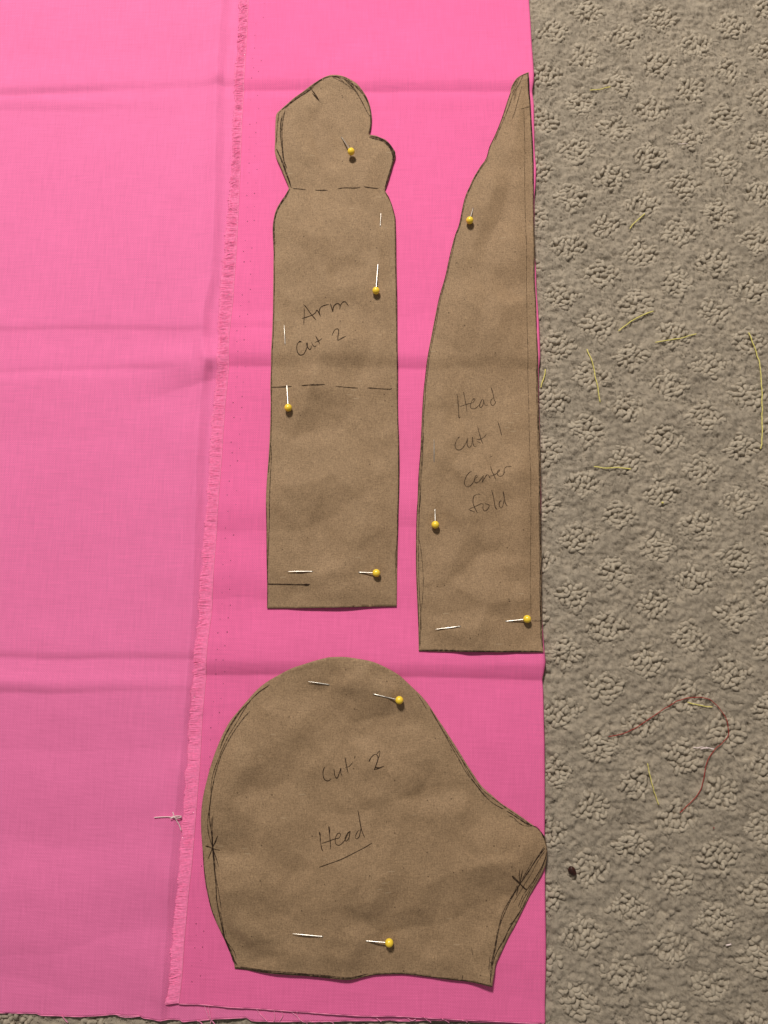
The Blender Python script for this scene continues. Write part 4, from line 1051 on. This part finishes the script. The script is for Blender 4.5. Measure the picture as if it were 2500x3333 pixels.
# ------------------------------------------------------------------ loose threads and bits
def thread(name, pts, width_px, mat, label, cat="thread", group=None, lift=0.0004, on="carpet", extra=()):
    loc = None; b = Bag()
    for k, p in enumerate([pts] + list(extra)):
        q = spline(p, 4.0)
        q = q + np.stack([vn(np.arange(len(q)) / 4.0, np.zeros(len(q)), len(label) + k), vn(np.arange(len(q)) / 4.0, np.ones(len(q)), len(label) + k)], -1) * 2.0 - 1.0
        if on == "carpet":
            x, y = at(q[:, 0], q[:, 1], 0.0)
            kk_ = np.ones(7) / 7
            z = np.where(recess(x, y) < 1, 0.0005, np.maximum(pile_z(x, y) + 0.0005, 0.0001))
            z = np.convolve(np.pad(z, 3, mode='edge'), kk_, 'valid') + lift
        else:
            z = z_lower(q[:, 0], q[:, 1]) + lift + 0.0004 * k
            x, y = at(q[:, 0], q[:, 1], 0.0022)
        r = width_px * HS / 2 * (0.85 + 0.3 * np.abs(np.sin(np.arange(len(q)) * 1.1)))
        P = np.stack([x, y, z], -1)
        if loc is None: loc = P[0].copy()
        b.add(*tube(P, r, 6))
    o = link(name, b.mesh(name, loc), mat); o.location = loc
    o["label"] = label; o["category"] = cat
    if group: o["group"] = group
    return o

g = "yellow thread snippets on the carpet"
YT = [([(1919, 295), (1951, 293), (1970, 288), (1986, 285)], "topmost short pale yellow thread snippet on the carpet"),
      ([(2048, 747), (2066, 726), (2086, 708), (2098, 698)], "short slanting yellow thread snippet second from the top on the carpet"),
      ([(2012, 1078), (2042, 1055), (2069, 1037), (2100, 1023), (2126, 1014)], "curved yellow thread snippet slanting up to the right, mid carpet"),
      ([(2132, 1116), (2163, 1111), (2211, 1103), (2266, 1088)], "nearly level yellow thread snippet just below the curved slanting one"),
      ([(2435, 1084), (2450, 1123), (2467, 1171), (2474, 1215), (2477, 1263), (2480, 1321), (2479, 1369), (2480, 1422), (2475, 1461)], "longest yellow thread, running down the far right of the carpet"),
      ([(1909, 1138), (1927, 1181), (1936, 1224), (1946, 1268), (1953, 1311)], "upright yellow thread snippet left of centre on the carpet"),
      ([(1775, 1203), (1770, 1227), (1759, 1264)], "small yellow thread snippet touching the tapered pattern's right edge"),
      ([(1932, 1520), (1970, 1524), (2013, 1523), (2052, 1527)], "level yellow thread snippet lowest of the mid carpet group"),
      ([(2235, 2285), (2259, 2291), (2283, 2297), (2317, 2301)], "yellow thread snippet inside the curve of the red thread"),
      ([(2106, 2484), (2114, 2520), (2123, 2558), (2142, 2619)], "straight yellow thread snippet left of the red thread's tail")]
for p, lb in YT:
    thread("thread_snippet", p, random.uniform(2.9, 3.9), M_yellow_thread, lb, group=g)
red = Z(1700, 1600, 2.07375, [(580, 1655), (690, 1628), (770, 1590), (850, 1535), (950, 1470), (1040, 1415), (1120, 1393), (1200, 1387), (1270, 1410), (1330, 1465), (1370, 1530), (1385, 1600), (1380, 1659)]) + \
      Z(1700, 2400, 2.07375, [(1300, 80), (1255, 145), (1230, 230), (1210, 330), (1170, 400), (1110, 460), (1060, 508)])
thread("red_thread", red, 2.5, M_red_thread, "long dark red thread curling in a hook on the carpet")
thread("white_lint", Z(1700, 2400, 2.07375, [(1150, 66), (1180, 70), (1205, 64), (1250, 72)]), 2.6, M_white_thread, "wisp of white lint beside the red thread", "lint", extra=[Z(1700, 2400, 2.07375, [(1200, 76), (1250, 70), (1290, 76)]), Z(1700, 2400, 2.07375, [(1235, 64), (1270, 74), (1292, 84)])])
thread("white_lint", [(2206, 470), (2222, 471), (2236, 470)], 1.8, M_white_thread, "tiny pale fibre lying on the upper right carpet", "lint")
thread("white_lint", [(2361, 3076), (2370, 3075), (2379, 3073)], 4.0, M_white_thread, "small white fleck of lint at the lower right of the carpet", "lint")
thread("yellow_fleck", [(2151, 1635), (2154, 1637), (2157, 1636)], 6.0, M_yellow_thread, "tiny round yellow fleck in the carpet below the snippets", "lint")
thread("red_fleck", [(2320, 2693), (2323, 2694)], 4.0, M_red_thread, "tiny dark red fleck in the carpet below the red thread", "lint")
thread("white_thread", Z(0, 2300, 2.1414, [(1075, 770), (1160, 765), (1225, 760), (1270, 756)]), 2.4, M_white_thread, "knotted white thread end lying on the pink fabric beside the fringe", lift=0.0006, on="fabric",
       extra=[Z(0, 2300, 2.1414, [(1215, 725), (1232, 762), (1252, 810), (1268, 862)]), Z(0, 2300, 2.1414, [(1200, 770), (1240, 752), (1272, 762), (1240, 768), (1215, 752)])])

# dark seed hull
sx_, sy_ = at(1863, 2836, 0.001)
b = Bag(); nu, nvv = 18, 10
th = np.linspace(0, math.pi, nvv); ph = np.arange(nu) / nu * 2 * math.pi
P = np.stack([np.outer(np.sin(th), np.cos(ph)), np.outer(np.sin(th), np.sin(ph)), np.outer(np.cos(th), np.ones(nu))], -1)
P = P * (1 + 0.16 * (vn(P[..., 0] * 2.3 + 7, P[..., 1] * 2.3 + P[..., 2] * 1.7 + 3, 12) - 0.5) * 2)[..., None] * np.array([2.0, 2.9, 1.5]) * MM * 0.92
ca, sa = math.cos(0.5), math.sin(0.5)
P = np.stack([P[..., 0] * ca - P[..., 1] * sa, P[..., 0] * sa + P[..., 1] * ca, P[..., 2]], -1)
i = np.arange(nvv - 1)[:, None] * nu; k = np.arange(nu)[None]; k2 = (k + 1) % nu
b.add(P.reshape(-1, 3), np.stack([i + k, i + nu + k, i + nu + k2, i + k2], -1).reshape(-1, 4))
sd = link("seed_hull", b.mesh("seed_hull"), M_seed, None, label="small dark brown seed-like crumb on the carpet beside the pointed snout", category="crumb")
sd.location = (float(sx_), float(sy_), 0.0009)
